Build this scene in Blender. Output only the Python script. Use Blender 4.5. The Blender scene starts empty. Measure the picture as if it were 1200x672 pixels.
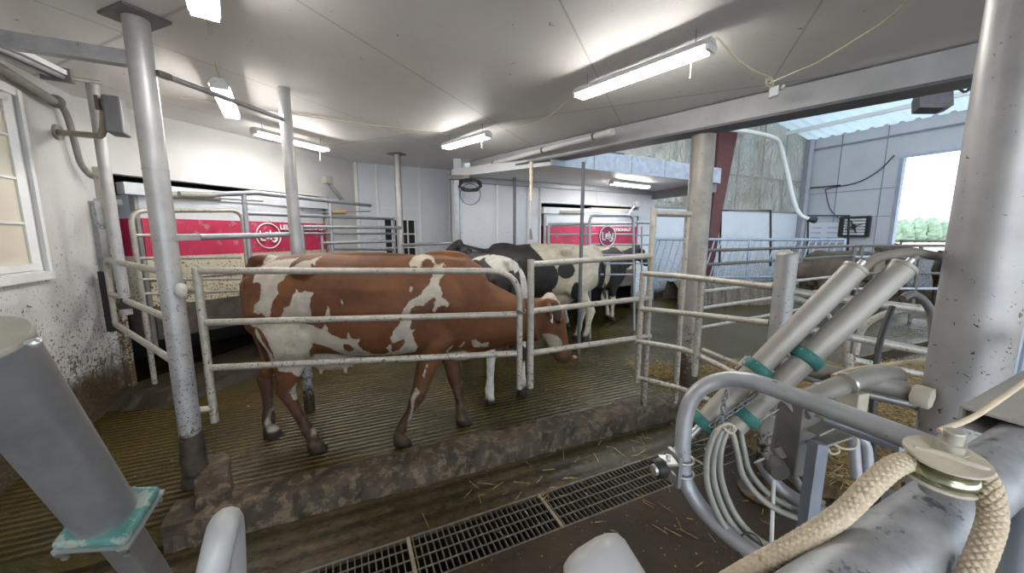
import bpy, bmesh, math, random
import numpy as np
from mathutils import Vector, Matrix
rnd = random.Random(7)
PI = math.pi
C = bpy.context.scene.collection
F = 428.0; TH = math.radians(8.1); CH = 1.6
ct, st = math.cos(TH), math.sin(TH)
V = Vector
def ray(px, py):
    u = (px-600)/F; v = (336-py)/F
    return V((u, ct+v*st, -st+v*ct))
def G(px, py, z=0.0):            # point of height z seen at a pixel of the photograph
    d = ray(px, py); t = (z-CH)/d.z
    return V((d.x*t, d.y*t, z))
def D(px, py, Y):                # point at distance Y
    d = ray(px, py); t = Y/d.y
    return V((d.x*t, Y, CH+d.z*t))
def T(px, py, t):
    d = ray(px, py); return V((d.x*t, d.y*t, CH+d.z*t))

# ---------------------------------------------------------------- materials
MATS = {}
def nodes(name):
    m = bpy.data.materials.new(name); m.use_nodes = True
    n = m.node_tree.nodes; l = m.node_tree.links
    b = n['Principled BSDF']
    return m, n, l, b
def tex_noise(n, l, scale, detail=4, rough=.6, src=None, dist=0):
    t = n.new('ShaderNodeTexNoise'); t.inputs['Scale'].default_value = scale
    t.inputs['Detail'].default_value = detail; t.inputs['Roughness'].default_value = rough
    t.inputs['Distortion'].default_value = dist
    if src is not None: l.new(src, t.inputs['Vector'])
    return t
def ramp(n, l, src, p0, p1, c0=(0,0,0,1), c1=(1,1,1,1)):
    r = n.new('ShaderNodeValToRGB'); e = r.color_ramp.elements
    e[0].position = p0; e[1].position = p1
    e[0].color = c0 if len(c0) == 4 else (*c0, 1); e[1].color = c1 if len(c1) == 4 else (*c1, 1)
    l.new(src, r.inputs[0]); return r
def mixc(n, l, fac, a, b):
    m = n.new('ShaderNodeMix'); m.data_type = 'RGBA'
    for s, v in ((0, fac), (6, a), (7, b)):
        if hasattr(v, 'is_linked') or hasattr(v, 'links'): l.new(v, m.inputs[s])
        elif s == 0: m.inputs[0].default_value = v
        else: m.inputs[s].default_value = (*v, 1) if len(v) == 3 else v
    return m.outputs[2]
def math_(n, l, op, a, b=None, clamp=False):
    m = n.new('ShaderNodeMath'); m.operation = op; m.use_clamp = clamp
    for i, v in enumerate((a, b)):
        if v is None: continue
        if hasattr(v, 'links'): l.new(v, m.inputs[i])
        else: m.inputs[i].default_value = v
    return m.outputs[0]
def pos(n):
    return n.new('ShaderNodeNewGeometry').outputs['Position']
def mud_mask(n, l, P, top, scale=14, soft=.35, amount=.6):
    """brown splash pattern whose density falls off with height above ground"""
    sep = n.new('ShaderNodeSeparateXYZ'); l.new(P, sep.inputs[0])
    h = math_(n, l, 'DIVIDE', sep.outputs[2], top)
    h = math_(n, l, 'SUBTRACT', 1.0, h)
    a = tex_noise(n, l, scale, 6, .75, P); b = tex_noise(n, l, scale*.22, 3, .6, P)
    s = math_(n, l, 'ADD', math_(n, l, 'MULTIPLY', a.outputs[0], .65), math_(n, l, 'MULTIPLY', b.outputs[0], .35))
    s = math_(n, l, 'ADD', s, math_(n, l, 'MULTIPLY', h, soft))
    return ramp(n, l, s, amount, amount+.07).outputs[0]
def bump(n, l, b, src, strength, dist=.01):
    k = n.new('ShaderNodeBump'); k.inputs['Strength'].default_value = strength; k.inputs['Distance'].default_value = dist
    l.new(src, k.inputs['Height']); l.new(k.outputs[0], b.inputs['Normal']); return k
def M_plain(name, col, rough=.6, metal=0, var=.15, vscale=9, bmp=.1, mud=None, mudcol=(.13, .085, .045), spots=None, bscale=60, speck=None):
    if name in MATS: return MATS[name]
    m, n, l, b = nodes(name); P = pos(n)
    t = tex_noise(n, l, vscale, 5, .6, P)
    dark = tuple(c*(1-var) for c in col); lite = tuple(min(1, c*(1+var)) for c in col)
    c = ramp(n, l, t.outputs[0], .3, .7, dark, lite).outputs[0]
    if spots:
        s = tex_noise(n, l, spots[0], 5, .7, P)
        c = mixc(n, l, ramp(n, l, s.outputs[0], spots[1], spots[1]+.05).outputs[0], c, spots[2])
    r = rough
    if mud:
        k = mud_mask(n, l, P, *mud); c = mixc(n, l, k, c, mudcol)
    if speck:
        sp_ = n.new('ShaderNodeSeparateXYZ'); l.new(P, sp_.inputs[0])
        hh_ = math_(n, l, 'MINIMUM', math_(n, l, 'MULTIPLY', math_(n, l, 'SUBTRACT', speck[0], sp_.outputs[2]), speck[1]), .17)
        s5 = math_(n, l, 'ADD', tex_noise(n, l, speck[2], 3, .6, P, .6).outputs[0], hh_)
        c = mixc(n, l, ramp(n, l, s5, .67, .69).outputs[0], c, (.10, .068, .035))
    l.new(c, b.inputs['Base Color'])
    b.inputs['Roughness'].default_value = rough; b.inputs['Metallic'].default_value = metal
    if bmp: bump(n, l, b, tex_noise(n, l, bscale, 4, .6, P).outputs[0], bmp, .004)
    MATS[name] = m; return m

steel = M_plain('galvanised_steel', (.36, .36, .365), .42, .55, .16, 14, .08, spots=(45, .66, (.16, .11, .06)))
steel_far = M_plain('galvanised_steel_clean', (.32, .34, .37), .45, .5, .12, 14, .05, spots=(40, .68, (.14, .11, .08)))
rail = M_plain('dirty_galvanised_rail', (.40, .375, .325), .5, .3, .18, 16, .12, speck=(1.6, .085, 60), spots=(38, .62, (.14, .09, .04)), mud=(.9, 24, .24, .70))
post_m = M_plain('galvanised_post', (.40, .395, .39), .45, .4, .14, 8, .08, speck=(1.5, .09, 70), spots=(55, .69, (.10, .08, .06)), mud=(.7, 18, .34, .68), mudcol=(.04, .028, .016))
column_m = M_plain('dirty_column_steel', (.28, .265, .24), .5, .3, .2, 7, .1, spots=(30, .62, (.12, .085, .05)), mud=(.9, 18, .34, .66), mudcol=(.05, .034, .02))
slim_m = M_plain('slim_post_steel', (.13, .135, .15), .45, .4, .12, 10, .05)
darksteel = M_plain('dark_pen_steel', (.13, .12, .11), .5, .4, .2, 10, .1)
blacksteel = M_plain('black_steel', (.03, .03, .03), .5, .3, .2, 10, .05)
bluerail = M_plain('blue_grey_steel', (.38, .44, .52), .4, .5, .1, 10, .05)
dustpipe = M_plain('dusty_machine_pipe', (.30, .29, .26), .6, .2, .14, 20, .12, spots=(60, .66, (.22, .18, .13)))
scuffpipe = M_plain('scuffed_blue_grey_pipe', (.34, .355, .37), .45, .3, .25, 22, .1, spots=(26, .58, (.13, .14, .17)))
dust = M_plain('beige_dust', (.56, .51, .41), .9, 0, .1, 40, .25, bscale=120)
teal = M_plain('teal_plastic', (.03, .17, .15), .55, 0, .15, 30, .1, spots=(30, .62, (.42, .44, .38)))
teal_pale = M_plain('dusty_teal_plastic', (.07, .19, .17), .6, 0, .25, 18, .1, spots=(22, .52, (.27, .31, .26)))
zinc = M_plain('zinc_hardware', (.6, .6, .58), .35, .7, .12, 40, .05)
whiteplastic = M_plain('white_plastic', (.50, .50, .49), .4, 0, .05, 9, .05, spots=(20, .70, (.45, .38, .26)))
whitepaint = M_plain('white_painted_metal', (.72, .73, .72), .5, 0, .05, 12, .05)
hosem = M_plain('clouded_clear_hose', (.33, .33, .29), .25, 0, .15, 20, .05)
greyhose = M_plain('grey_rubber_hose', (.20, .19, .18), .6, 0, .15, 20, .05)
blackrub = M_plain('black_rubber', (.02, .02, .02), .5, 0, .2, 20, .05)
ropem = M_plain('cotton_rope', (.68, .58, .43), .95, 0, .1, 90, .4, bscale=300)
cordm = M_plain('cream_cord', (.62, .57, .45), .9, 0, .1, 50, .1)
redsteel = M_plain('oxide_red_steel', (.085, .02, .02), .5, .1, .2, 6, .05)
darkvoid = M_plain('near_black_shade', (.03, .028, .027), .9, 0, .2, 6, 0)  # near-black colour stands in for the shade inside openings and the channel
boxgrey = M_plain('brown_grey_box', (.16, .15, .14), .55, .2, .12, 12, .1, spots=(30, .66, (.30, .27, .22)))
# walls
def M_wall(name, col, mudtop=1.5, amount=.70, seam=None, soft=.34, warm=None, mudscale=26, speck=.10):
    m, n, l, b = nodes(name); P = pos(n)
    t = tex_noise(n, l, 1.3, 6, .65, P)
    c = ramp(n, l, t.outputs[0], .3, .72, tuple(x*.86 for x in col), col).outputs[0]
    k = mud_mask(n, l, P, mudtop, mudscale, soft, amount)
    c = mixc(n, l, k, c, (.12, .085, .045))
    s = tex_noise(n, l, 60, 3, .5, P)
    c = mixc(n, l, ramp(n, l, s.outputs[0], .735, .76).outputs[0], c, (.12, .09, .06))
    # wholly soiled foot of the wall
    sep = n.new('ShaderNodeSeparateXYZ'); l.new(P, sep.inputs[0])
    f = tex_noise(n, l, 5, 5, .7, P)
    q = math_(n, l, 'ADD', math_(n, l, 'DIVIDE', sep.outputs[2], mudtop), math_(n, l, 'MULTIPLY', f.outputs[0], .5))
    c = mixc(n, l, ramp(n, l, q, .48, .72, (1, 1, 1), (0, 0, 0)).outputs[0], c, (.055, .04, .025))
    hh_ = math_(n, l, 'MULTIPLY', math_(n, l, 'SUBTRACT', 1.75, sep.outputs[2]), speck)
    s5 = math_(n, l, 'ADD', tex_noise(n, l, 46, 3, .6, P, .6).outputs[0], math_(n, l, 'MINIMUM', hh_, .2))
    c = mixc(n, l, ramp(n, l, s5, .685, .70).outputs[0], c, (.13, .09, .05))
    l.new(c, b.inputs['Base Color']); b.inputs['Roughness'].default_value = .45
    bump(n, l, b, tex_noise(n, l, 3, 4, .6, P).outputs[0], .15, .03)
    MATS[name] = m; return m
wall_white = M_wall('splashed_white_wall', (.64, .635, .62), 1.15, .64, soft=.24, mudscale=34)
wall_blue = M_wall('white_sheet_wall', (.66, .69, .74), .8, .80)
wall_grey = M_wall('grey_board_wall', (.50, .50, .525), .7, .84)
def M_ceiling():
    m, n, l, b = nodes('stained_white_ceiling'); P = pos(n)
    t = tex_noise(n, l, .9, 7, .65, P)
    c = ramp(n, l, t.outputs[0], .25, .75, (.68, .655, .635), (.82, .80, .775)).outputs[0]
    s = tex_noise(n, l, 22, 4, .6, P, 1.2); s2 = tex_noise(n, l, 1.6, 2, .5, P)
    k = math_(n, l, 'ADD', s.outputs[0], math_(n, l, 'MULTIPLY', s2.outputs[0], .12))
    c = mixc(n, l, ramp(n, l, k, .765, .785).outputs[0], c, (.06, .05, .045))
    # sheet seams
    mp = n.new('ShaderNodeMapping'); mp.inputs['Rotation'].default_value = (0, 0, math.radians(24)); l.new(P, mp.inputs[0])
    sep = n.new('ShaderNodeSeparateXYZ'); l.new(mp.outputs[0], sep.inputs[0])
    for o, w in ((0, 1.22), (1, 2.44)):
        f = math_(n, l, 'ABSOLUTE', math_(n, l, 'SUBTRACT', math_(n, l, 'FRACT', math_(n, l, 'DIVIDE', sep.outputs[o], w)), .5))
        c = mixc(n, l, ramp(n, l, f, .003, .0045, (1, 1, 1), (0, 0, 0)).outputs[0], c, (.46, .44, .42))
    l.new(c, b.inputs['Base Color']); b.inputs['Roughness'].default_value = .55
    return m
ceil_m = M_ceiling()
def M_floor(name, c0, c1, grooves=True, rough=(.07, .28), dist=.9, ang=-23.5, gscale=5.6, mix_dark=.5):
    m, n, l, b = nodes(name); P = pos(n)
    t = tex_noise(n, l, 1.5, 7, .7, P); t2 = tex_noise(n, l, 18, 5, .7, P)
    k = math_(n, l, 'ADD', math_(n, l, 'MULTIPLY', t.outputs[0], .6), math_(n, l, 'MULTIPLY', t2.outputs[0], .4))
    c = ramp(n, l, k, .36, .64, c0, c1).outputs[0]
    l.new(c, b.inputs['Base Color'])
    r = ramp(n, l, t2.outputs[0], .3, .7, (rough[0],)*3, (rough[1],)*3); l.new(r.outputs[0], b.inputs['Roughness'])
    mp = n.new('ShaderNodeMapping'); mp.inputs['Rotation'].default_value = (0, 0, math.radians(ang)); l.new(P, mp.inputs[0])
    w = n.new('ShaderNodeTexWave'); w.wave_type = 'BANDS'; w.bands_direction = 'Y'; w.wave_profile = 'SIN'
    w.inputs['Scale'].default_value = gscale; w.inputs['Distortion'].default_value = dist; w.inputs['Detail'].default_value = 3
    w.inputs['Detail Scale'].default_value = 2.5
    l.new(mp.outputs[0], w.inputs[0])
    nz = tex_noise(n, l, 45, 4, .65, P)
    h = math_(n, l, 'ADD', math_(n, l, 'MULTIPLY', w.outputs['Fac'], math_(n, l, 'MULTIPLY', ramp(n, l, tex_noise(n, l, 1.1, 3, .6, P).outputs[0], .38, .62).outputs[0], 1.15) if grooves else .1), math_(n, l, 'MULTIPLY', nz.outputs[0], .8))
    h = math_(n, l, 'ADD', h, math_(n, l, 'MULTIPLY', t.outputs[0], 1.2))
    if grooves:
        c2 = mixc(n, l, math_(n, l, 'MULTIPLY', ramp(n, l, w.outputs['Fac'], .1, .6, (1,1,1), (0,0,0)).outputs[0], mix_dark), c, tuple(x*.45 for x in c0))
        l.new(c2, b.inputs['Base Color'])
    bump(n, l, b, h, .8, .0095)
    b.inputs['Specular IOR Level'].default_value = .5 if grooves else .2
    if grooves:
        b.inputs['Coat Weight'].default_value = .0; b.inputs['Coat Roughness'].default_value = .13; b.inputs['Coat IOR'].default_value = 1.6
        k2 = n.new('ShaderNodeBump'); k2.inputs['Strength'].default_value = .8; k2.inputs['Distance'].default_value = .006; l.new(h, k2.inputs['Height']); l.new(k2.outputs[0], b.inputs['Coat Normal'])
    MATS[name] = m; return m
floor_m = M_floor('wet_grooved_floor', (.024, .018, .004), (.100, .073, .016))
lane_m = M_floor('wet_lane_floor', (.020, .014, .006), (.085, .060, .028), gscale=2.6, dist=.25)
slab_m = M_floor('dirty_slab', (.015, .009, .005), (.050, .032, .018), False, (.3, .7))
mud_m = M_plain('caked_mud', (.045, .031, .018), .7, 0, .6, 6, 1.0, spots=(15, .52, (.115, .083, .050)), bscale=26)
strawbed_m = M_plain('trodden_straw', (.10, .068, .03), .9, 0, .5, 24, .8, bscale=60)
def M_straw():
    m, n, l, b = nodes('straw'); a = n.new('ShaderNodeObjectInfo'); P = pos(n)
    t = tex_noise(n, l, 30, 2, .5, P)
    l.new(ramp(n, l, t.outputs[0], .35, .65, (.10, .065, .02), (.34, .24, .09)).outputs[0], b.inputs['Base Color'])
    b.inputs['Roughness'].default_value = .7; return m
straw_m = M_straw()
def M_foil():
    m, n, l, b = nodes('crinkled_foil_insulation'); P = pos(n)
    mp = n.new('ShaderNodeMapping'); mp.inputs['Scale'].default_value = (1, 1, .5); l.new(P, mp.inputs[0])
    a = tex_noise(n, l, 4.5, 5, .65, mp.outputs[0], 1.5)
    c = ramp(n, l, tex_noise(n, l, .8, 3, .5, P).outputs[0], .35, .7, (.56, .53, .44), (.80, .80, .77)).outputs[0]
    l.new(c, b.inputs['Base Color']); b.inputs['Metallic'].default_value = .35; b.inputs['Roughness'].default_value = .22
    bump(n, l, b, a.outputs[0], 1.0, .28); return m
foil_m = M_foil()
def M_fascia():
    m, n, l, b = nodes('galvanised_sheet_fascia'); P = pos(n)
    v = n.new('ShaderNodeTexVoronoi'); v.inputs['Scale'].default_value = 14; l.new(P, v.inputs['Vector'])
    l.new(ramp(n, l, v.outputs['Color'], .1, .9, (.34, .37, .43), (.46, .50, .57)).outputs[0], b.inputs['Base Color'])
    b.inputs['Metallic'].default_value = .4; b.inputs['Roughness'].default_value = .5; return m
fascia_m = M_fascia()
def M_roof():
    m, n, l, b = nodes('translucent_roof_sheet')
    b.inputs['Base Color'].default_value = (.72, .78, .80, 1); b.inputs['Roughness'].default_value = .5
    tr = n.new('ShaderNodeBsdfTranslucent'); tr.inputs[0].default_value = (.8, .88, .92, 1)
    mx = n.new('ShaderNodeMixShader'); mx.inputs[0].default_value = .5
    out = n['Material Output']; l.new(b.outputs[0], mx.inputs[1]); l.new(tr.outputs[0], mx.inputs[2]); l.new(mx.outputs[0], out.inputs[0])
    return m
roof_m = M_roof()
def M_emit(name, col, s):
    m, n, l, b = nodes(name); b.inputs['Base Color'].default_value = (*col, 1)
    b.inputs['Emission Color'].default_value = (*col, 1); b.inputs['Emission Strength'].default_value = s; return m
tube_m = M_emit('lit_fluorescent_tube', (1, .965, .92), 42)
red_m = M_plain('red_enamel_panel', (.42, .022, .07), .4, 0, .2, 4, .03, spots=(9, .58, (.42, .17, .20)))
robot_m = M_plain('splashed_cream_panel', (.56, .51, .38), .5, 0, .08, 4, .05, speck=(1.75, .15, 44), mud=(1.75, 34, .20, .66), mudcol=(.10, .07, .035))
robot_white = M_plain('robot_white_steel', (.58, .61, .64), .4, .2, .12, 4, .05, spots=(12, .66, (.35, .30, .22)))
skirt_m = M_plain('dirty_robot_skirt', (.10, .085, .07), .5, .2, .4, 8, .2, spots=(16, .6, (.20, .15, .09)))
sign_m = M_plain('maroon_sign', (.22, .02, .07), .4, 0, .1, 4, 0)
letter_m = M_plain('white_lettering', (.8, .8, .8), .5, 0, .02, 4, 0)
def M_sheave():
    m, n, l, b = nodes('worn_brass_sheave'); P = pos(n)
    l.new(ramp(n, l, tex_noise(n, l, 40, 3, .5, P).outputs[0], .35, .65, (.28, .30, .17), (.55, .57, .42)).outputs[0], b.inputs['Base Color'])
    b.inputs['Metallic'].default_value = .9; b.inputs['Roughness'].default_value = .18; return m
sheave_m = M_sheave()
leaf_m = M_plain('hazed_tree_foliage', (.20, .28, .20), .8, 0, .4, .6, 0)  # distant haze is put into the foliage colour
bark_m = M_plain('tree_bark', (.12, .09, .06), .9, 0, .2, 2, 0)
field_m = M_plain('dry_field', (.55, .50, .40), .95, 0, .1, .2, 0)
blind_m = M_plain('cream_window_pane', (.62, .58, .48), .3, 0, .12, 1.2, 0)
curtain_m = M_plain('frosted_sheet', (.66, .72, .80), .4, 0, .15, 2, .1)

# ---------------------------------------------------------------- mesh helpers
class MB:
    def __init__(s): s.v = []; s.f = []; s.sm = []
    def add(s, vs, fs, smooth=False):
        o = len(s.v); s.v += [tuple(p) for p in vs]; s.f += [tuple(i+o for i in f) for f in fs]; s.sm += [smooth]*len(fs); return s
    def box(s, c, size, ux=(1,0,0), uy=(0,1,0), uz=(0,0,1)):
        ux, uy, uz = V(ux).normalized(), V(uy).normalized(), V(uz).normalized(); c = V(c)
        a, b, d = (k/2 for k in size); P = []
        for i in (-1, 1):
            for j in (-1, 1):
                for k in (-1, 1): P.append(c+ux*a*i+uy*b*j+uz*d*k)
        fs = [(0,1,3,2),(4,6,7,5),(0,4,5,1),(2,3,7,6),(0,2,6,4),(1,5,7,3)]
        if ux.cross(uy).dot(uz) < 0: fs = [f[::-1] for f in fs]
        return s.add(P, fs)
    def bar(s, p, q, w, h, up=(0,0,1)):          # rectangular bar from p to q
        p, q = V(p), V(q); d = (q-p); L = d.length; d.normalize(); up = V(up)
        if abs(d.dot(up)) > .98: up = V((1,0,0))
        sd = d.cross(up).normalized(); u2 = sd.cross(d)
        return s.box((p+q)/2, (L, w, h), d, sd, u2)
    def prism(s, poly, z0, z1):
        n = len(poly)
        A = sum(poly[i][0]*poly[(i+1)%n][1]-poly[(i+1)%n][0]*poly[i][1] for i in range(n))
        if A < 0: poly = poly[::-1]
        vs = [(x, y, z0) for x, y in poly]+[(x, y, z1) for x, y in poly]
        fs = [tuple(range(n))[::-1], tuple(range(n, 2*n))]+[(i, (i+1)%n, (i+1)%n+n, i+n) for i in range(n)]
        return s.add(vs, fs)
    def tube(s, pts, r, n=12, cap=True, mod=None):
        pts = [V(p) for p in pts]; m = len(pts)
        R = r if isinstance(r, (list, tuple)) else [r]*m
        tans = []
        for i in range(m):
            a = pts[max(i-1, 0)]; b = pts[min(i+1, m-1)]; tans.append((b-a).normalized())
        u = tans[0].cross(V((0,0,1)))
        if u.length < .1: u = tans[0].cross(V((0,1,0)))
        u.normalize(); vs = []; L = 0
        for i in range(m):
            t = tans[i]; u = (u-t*u.dot(t)).normalized(); w = t.cross(u)
            if i: L += (pts[i]-pts[i-1]).length
            for k in range(n):
                a = 2*PI*k/n; rr = R[i]*(mod(L, a) if mod else 1)
                vs.append(pts[i]+u*math.cos(a)*rr+w*math.sin(a)*rr)
        fs = [(i*n+k, i*n+(k+1)%n, (i+1)*n+(k+1)%n, (i+1)*n+k) for i in range(m-1) for k in range(n)]
        s.add(vs, fs, True)
        if cap:
            s.add(vs[:n], [tuple(range(n))[::-1]]); s.add(vs[-n:], [tuple(range(n))])
        return s
    def lathe(s, base, axis, prof, n=24):        # prof: list of (distance along axis, radius)
        base = V(base); axis = V(axis).normalized()
        u = axis.cross(V((0,0,1)));  u = u if u.length > .1 else axis.cross(V((0,1,0))); u.normalize(); w = axis.cross(u)
        vs = [base+axis*h+(u*math.cos(2*PI*k/n)+w*math.sin(2*PI*k/n))*r for h, r in prof for k in range(n)]
        fs = [(i*n+k, i*n+(k+1)%n, (i+1)*n+(k+1)%n, (i+1)*n+k) for i in range(len(prof)-1) for k in range(n)]
        s.add(vs, fs, True)
        s.add(vs[:n], [tuple(range(n))[::-1]]); s.add(vs[-n:], [tuple(range(n))]); return s
    def sphere(s, c, r, n=12):
        c = V(c); r = V(r) if hasattr(r, '__len__') else V((r, r, r))
        prof = [(math.cos(PI*i/n), math.sin(PI*i/n)) for i in range(n+1)]
        vs = [c+V((r.x*b*math.cos(2*PI*k/16), r.y*b*math.sin(2*PI*k/16), r.z*a)) for a, b in prof for k in range(16)]
        fs = [(i*16+k, (i+1)*16+k, (i+1)*16+(k+1)%16, i*16+(k+1)%16) for i in range(n) for k in range(16)]
        return s.add(vs, fs, True)
def fillet(pts, rad, seg=7):
    pts = [V(p) for p in pts]; out = [pts[0]]
    for i in range(1, len(pts)-1):
        a, b, c = pts[i-1], pts[i], pts[i+1]
        r = min(rad, (a-b).length*.48, (c-b).length*.48)
        p = b+(a-b).normalized()*r; q = b+(c-b).normalized()*r
        for k in range(seg+1):
            t = k/seg; out.append(p*(1-t)**2+b*2*t*(1-t)+q*t*t)
    out.append(pts[-1]); return out
def smooth(pts, seg=8):
    pts = [V(p) for p in pts]; out = []
    P = [pts[0]*2-pts[1]]+pts+[pts[-1]*2-pts[-2]]
    for i in range(1, len(P)-2):
        for k in range(seg):
            t = k/seg; a, b, c, d = P[i-1:i+3]
            out.append(.5*((2*b)+(c-a)*t+(2*a-5*b+4*c-d)*t*t+(3*b-a-3*c+d)*t**3))
    out.append(pts[-1]); return out
def obj(name, mb, mat, parent=None, bevel=0):
    me = bpy.data.meshes.new(name)
    org = V(parent['_o']) if parent is not None and '_o' in parent.keys() else V((0,0,0))
    vs = [tuple(V(p)-org) for p in mb.v] if org.length else mb.v
    me.from_pydata(vs, [], mb.f); me.polygons.foreach_set('use_smooth', mb.sm)
    me.materials.append(mat); me.update()
    o = bpy.data.objects.new(name, me); C.objects.link(o)
    if parent is not None:
        o.parent = parent; o['_o'] = list(org)
    else: o['_o'] = [0.0, 0.0, 0.0]
    if bevel:
        md = o.modifiers.new('bevel', 'BEVEL'); md.width = bevel; md.segments = 2; md.limit_method = 'ANGLE'
    return o
def thing(name, label, cat, loc, group=None):
    o = bpy.data.objects.new(name, None); C.objects.link(o); o.location = loc; o.empty_display_size = .1
    o['label'] = label; o['category'] = cat; o['_o'] = list(loc)
    if group: o['group'] = group
    return o
def tag(o, label, cat, group=None, kind=None):
    o['label'] = label; o['category'] = cat
    if group: o['group'] = group
    if kind: o['kind'] = kind
    return o
def struct(name, mb, mat, label=None, bevel=0):
    o = obj(name, mb, mat, None, bevel); o['kind'] = 'structure'
    o['label'] = label or name.replace('_', ' '); return o
def copy_tree(o, parent=None):
    c = o.copy(); C.objects.link(c)
    if parent is not None: c.parent = parent
    for ch in list(o.children): copy_tree(ch, c)
    return c
def text_part(name, body, size, origin, ux, up, mat, parent, depth=.004):
    cu = bpy.data.curves.new('t', 'FONT'); cu.body = body; cu.size = size; cu.extrude = depth; cu.offset = size*.03
    to = bpy.data.objects.new('t', cu); C.objects.link(to)
    dg = bpy.context.evaluated_depsgraph_get(); me = bpy.data.meshes.new_from_object(to.evaluated_get(dg))
    bpy.data.objects.remove(to); ux, up = V(ux).normalized(), V(up).normalized(); nz = ux.cross(up)
    mb = MB(); mb.add([V(origin)+ux*v.co.x+up*v.co.y+nz*v.co.z for v in me.vertices], [tuple(p.vertices) for p in me.polygons])
    return obj(name, mb, mat, parent)
# ================================================================ THE ROOM
ZC = 2.78                                     # ceiling
def wallmb(A, B, z0, z1, th, side, openings=()):
    """wall along A-B, thickness th away from the room (side = +1: left of A->B), openings (s0,s1,z0,z1)"""
    A, B = V((*A, 0)), V((*B, 0)); d = (B-A); L = d.length; d.normalize(); nrm = V((-d.y, d.x, 0))*side
    mb = MB(); cuts = sorted({0, L, *[s for o in openings for s in o[:2]]})
    def blk(s0, s1, a, b):
        if s1-s0 < 1e-4 or b-a < 1e-4: return
        mb.box(A+d*(s0+s1)/2+nrm*th/2+V((0,0,(a+b)/2)), (s1-s0, th, b-a), d, nrm, (0,0,1))
    for s0, s1 in zip(cuts, cuts[1:]):
        op = [o for o in openings if o[0] <= s0+1e-4 and o[1] >= s1-1e-4]
        if op: blk(s0, s1, z0, op[0][2]); blk(s0, s1, op[0][3], z1)
        else: blk(s0, s1, z0, z1)
    return mb
gA = V((-.42, .9075, 0)).normalized()         # along the left wall, away from the camera
gB = V((gA.y, -gA.x, 0))                      # along the kerb, to the right
# floors
K0, K1 = G(300, 622, -.12), G(800, 489, -.12) # foot of the kerb
kd = (K1-K0).normalized(); kn = V((-kd.y, kd.x, 0))      # kn: towards the cows
def kp(s, w, z): return K0+kd*s+kn*w+V((0, 0, z-K0.z))
sL, sR = -.42, 3.55                           # ends of the kerb
mb = MB()
far = [(-8, -1), (-8, 16), (16, 16), (16, -4)]
p0 = kp(-8, .08, 0); p1 = kp(16, .08, 0)
mb.prism([(p0.x, p0.y), (p1.x, p1.y), (16, 16), (-8, 16)], -.3, 0)
struct('floor', mb, floor_m, 'wet grooved concrete floor under the cows')
gu = [G(375, 665, -.12), G(880, 497, -.12)]; gl_ = [G(520, 690, -.12), G(800, 566, -.12)]
gd = (gu[1]-gu[0]).normalized(); gn = V((-gd.y, gd.x, 0)); gw = abs((gl_[1]-gu[0]).dot(gn))
def gp(s, w, z=-.12): return gu[0]+gd*s-gn*w+V((0, 0, z+.12))       # s along the grating, w across towards the camera
GE = (gu[1]-gu[0]).length+.15
r2 = gp(14, 0); e0 = gp(GE, 0); e1 = gp(GE, gw); l0 = gp(-5, 0); l1 = gp(-5, gw); r3 = gp(14, gw)
mb = MB(); mb.prism([(p0.x, p0.y), (p1.x, p1.y), (r2.x, r2.y), (l0.x, l0.y)], -.3, -.121)
mb.prism([(e0.x, e0.y), (r2.x, r2.y), (r3.x, r3.y), (e1.x, e1.y)], -.3, -.1215)
o = struct('floor_lane', mb, lane_m, 'lower wet lane floor in front of the kerb')
mb = MB(); mb.prism([(l1.x, l1.y), (r3.x, r3.y), (r3.x-2, r3.y-12), (-6, -8)], -.3, -.112)
struct('floor_slab', mb, slab_m, 'brown dirty concrete slab beside the grating')
mb = MB(); q = [gp(-5, -.05), gp(GE+.05, -.05), gp(GE+.05, gw+.05), gp(-5, gw+.05)]; mb.prism([(v.x, v.y) for v in q], -.5, -.42)
for i_ in range(4): mb.bar(q[i_]+V((0,0,-.245)), q[(i_+1)%4]+V((0,0,-.245)), .03, .44)
q = [gp(-5, -.05), gp(GE+.05, -.05), gp(GE+.05, gw+.05), gp(-5, gw+.05)]
struct('floor_channel', mb, darkvoid, 'bottom of the channel under the grating, shade painted near black')
# walls
LA, LB = V((-3.77, 3.33, 0)), V((-3.77, 3.33, 0))-gA*7.0
wL = (V((-3.47, 2.69, 0))-LA).length
W0, W1 = wL, wL+1.35
struct('wall_left', wallmb(LA.xy, LB.xy, 0, ZC, .18, -1, [(W0, W1, 1.34, 2.56)]), wall_white, 'white wall with the window, splashed brown at the foot')
# window_1: frame, muntins, pane
ld = -gA; ln = V((gB.x, gB.y, 0))             # ln points into the room
def lw(s, off, z): return LA+ld*s+ln*off+V((0, 0, z))
f = MB()
for s in (W0+.03, W1-.03): f.bar(lw(s, -.02, 1.34), lw(s, -.02, 2.56), .05, .05)
for z in (1.37, 2.53): f.bar(lw(W0, -.02, z), lw(W1, -.02, z), .05, .05)
f.bar(lw(W0-.06, .012, 1.30), lw(W1+.06, .012, 1.30), .05, .06)
f.bar(lw(W0-.035, .01, 1.33), lw(W0-.035, .01, 2.6), .02, .06); f.bar(lw(W0-.06, .01, 2.59), lw(W1, .01, 2.59), .02, .06)
win = struct('window_1', f, whitepaint, 'cream window in the left wall')
g = MB(); g.bar(lw(W0+.02, -.03, 1.95), lw(W1-.02, -.03, 1.95), .012, 1.2); obj('pane', g, blind_m, win)
g = MB()
for z in (1.68, 1.99, 2.28): g.bar(lw(W0+.04, -.02, z), lw(W1-.04, -.02, z), .02, .018)
for s in (W0+.42, W0+.84): g.bar(lw(s, -.02, 1.4), lw(s, -.02, 2.5), .018, .02)
obj('muntin', g, whitepaint, win)
RA = V((-3.77, 3.33, 0)); RB = V((-2.59, 6.23, 0)); rd = (RB-RA).normalized(); rn = V((rd.y, -rd.x, 0))
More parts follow.
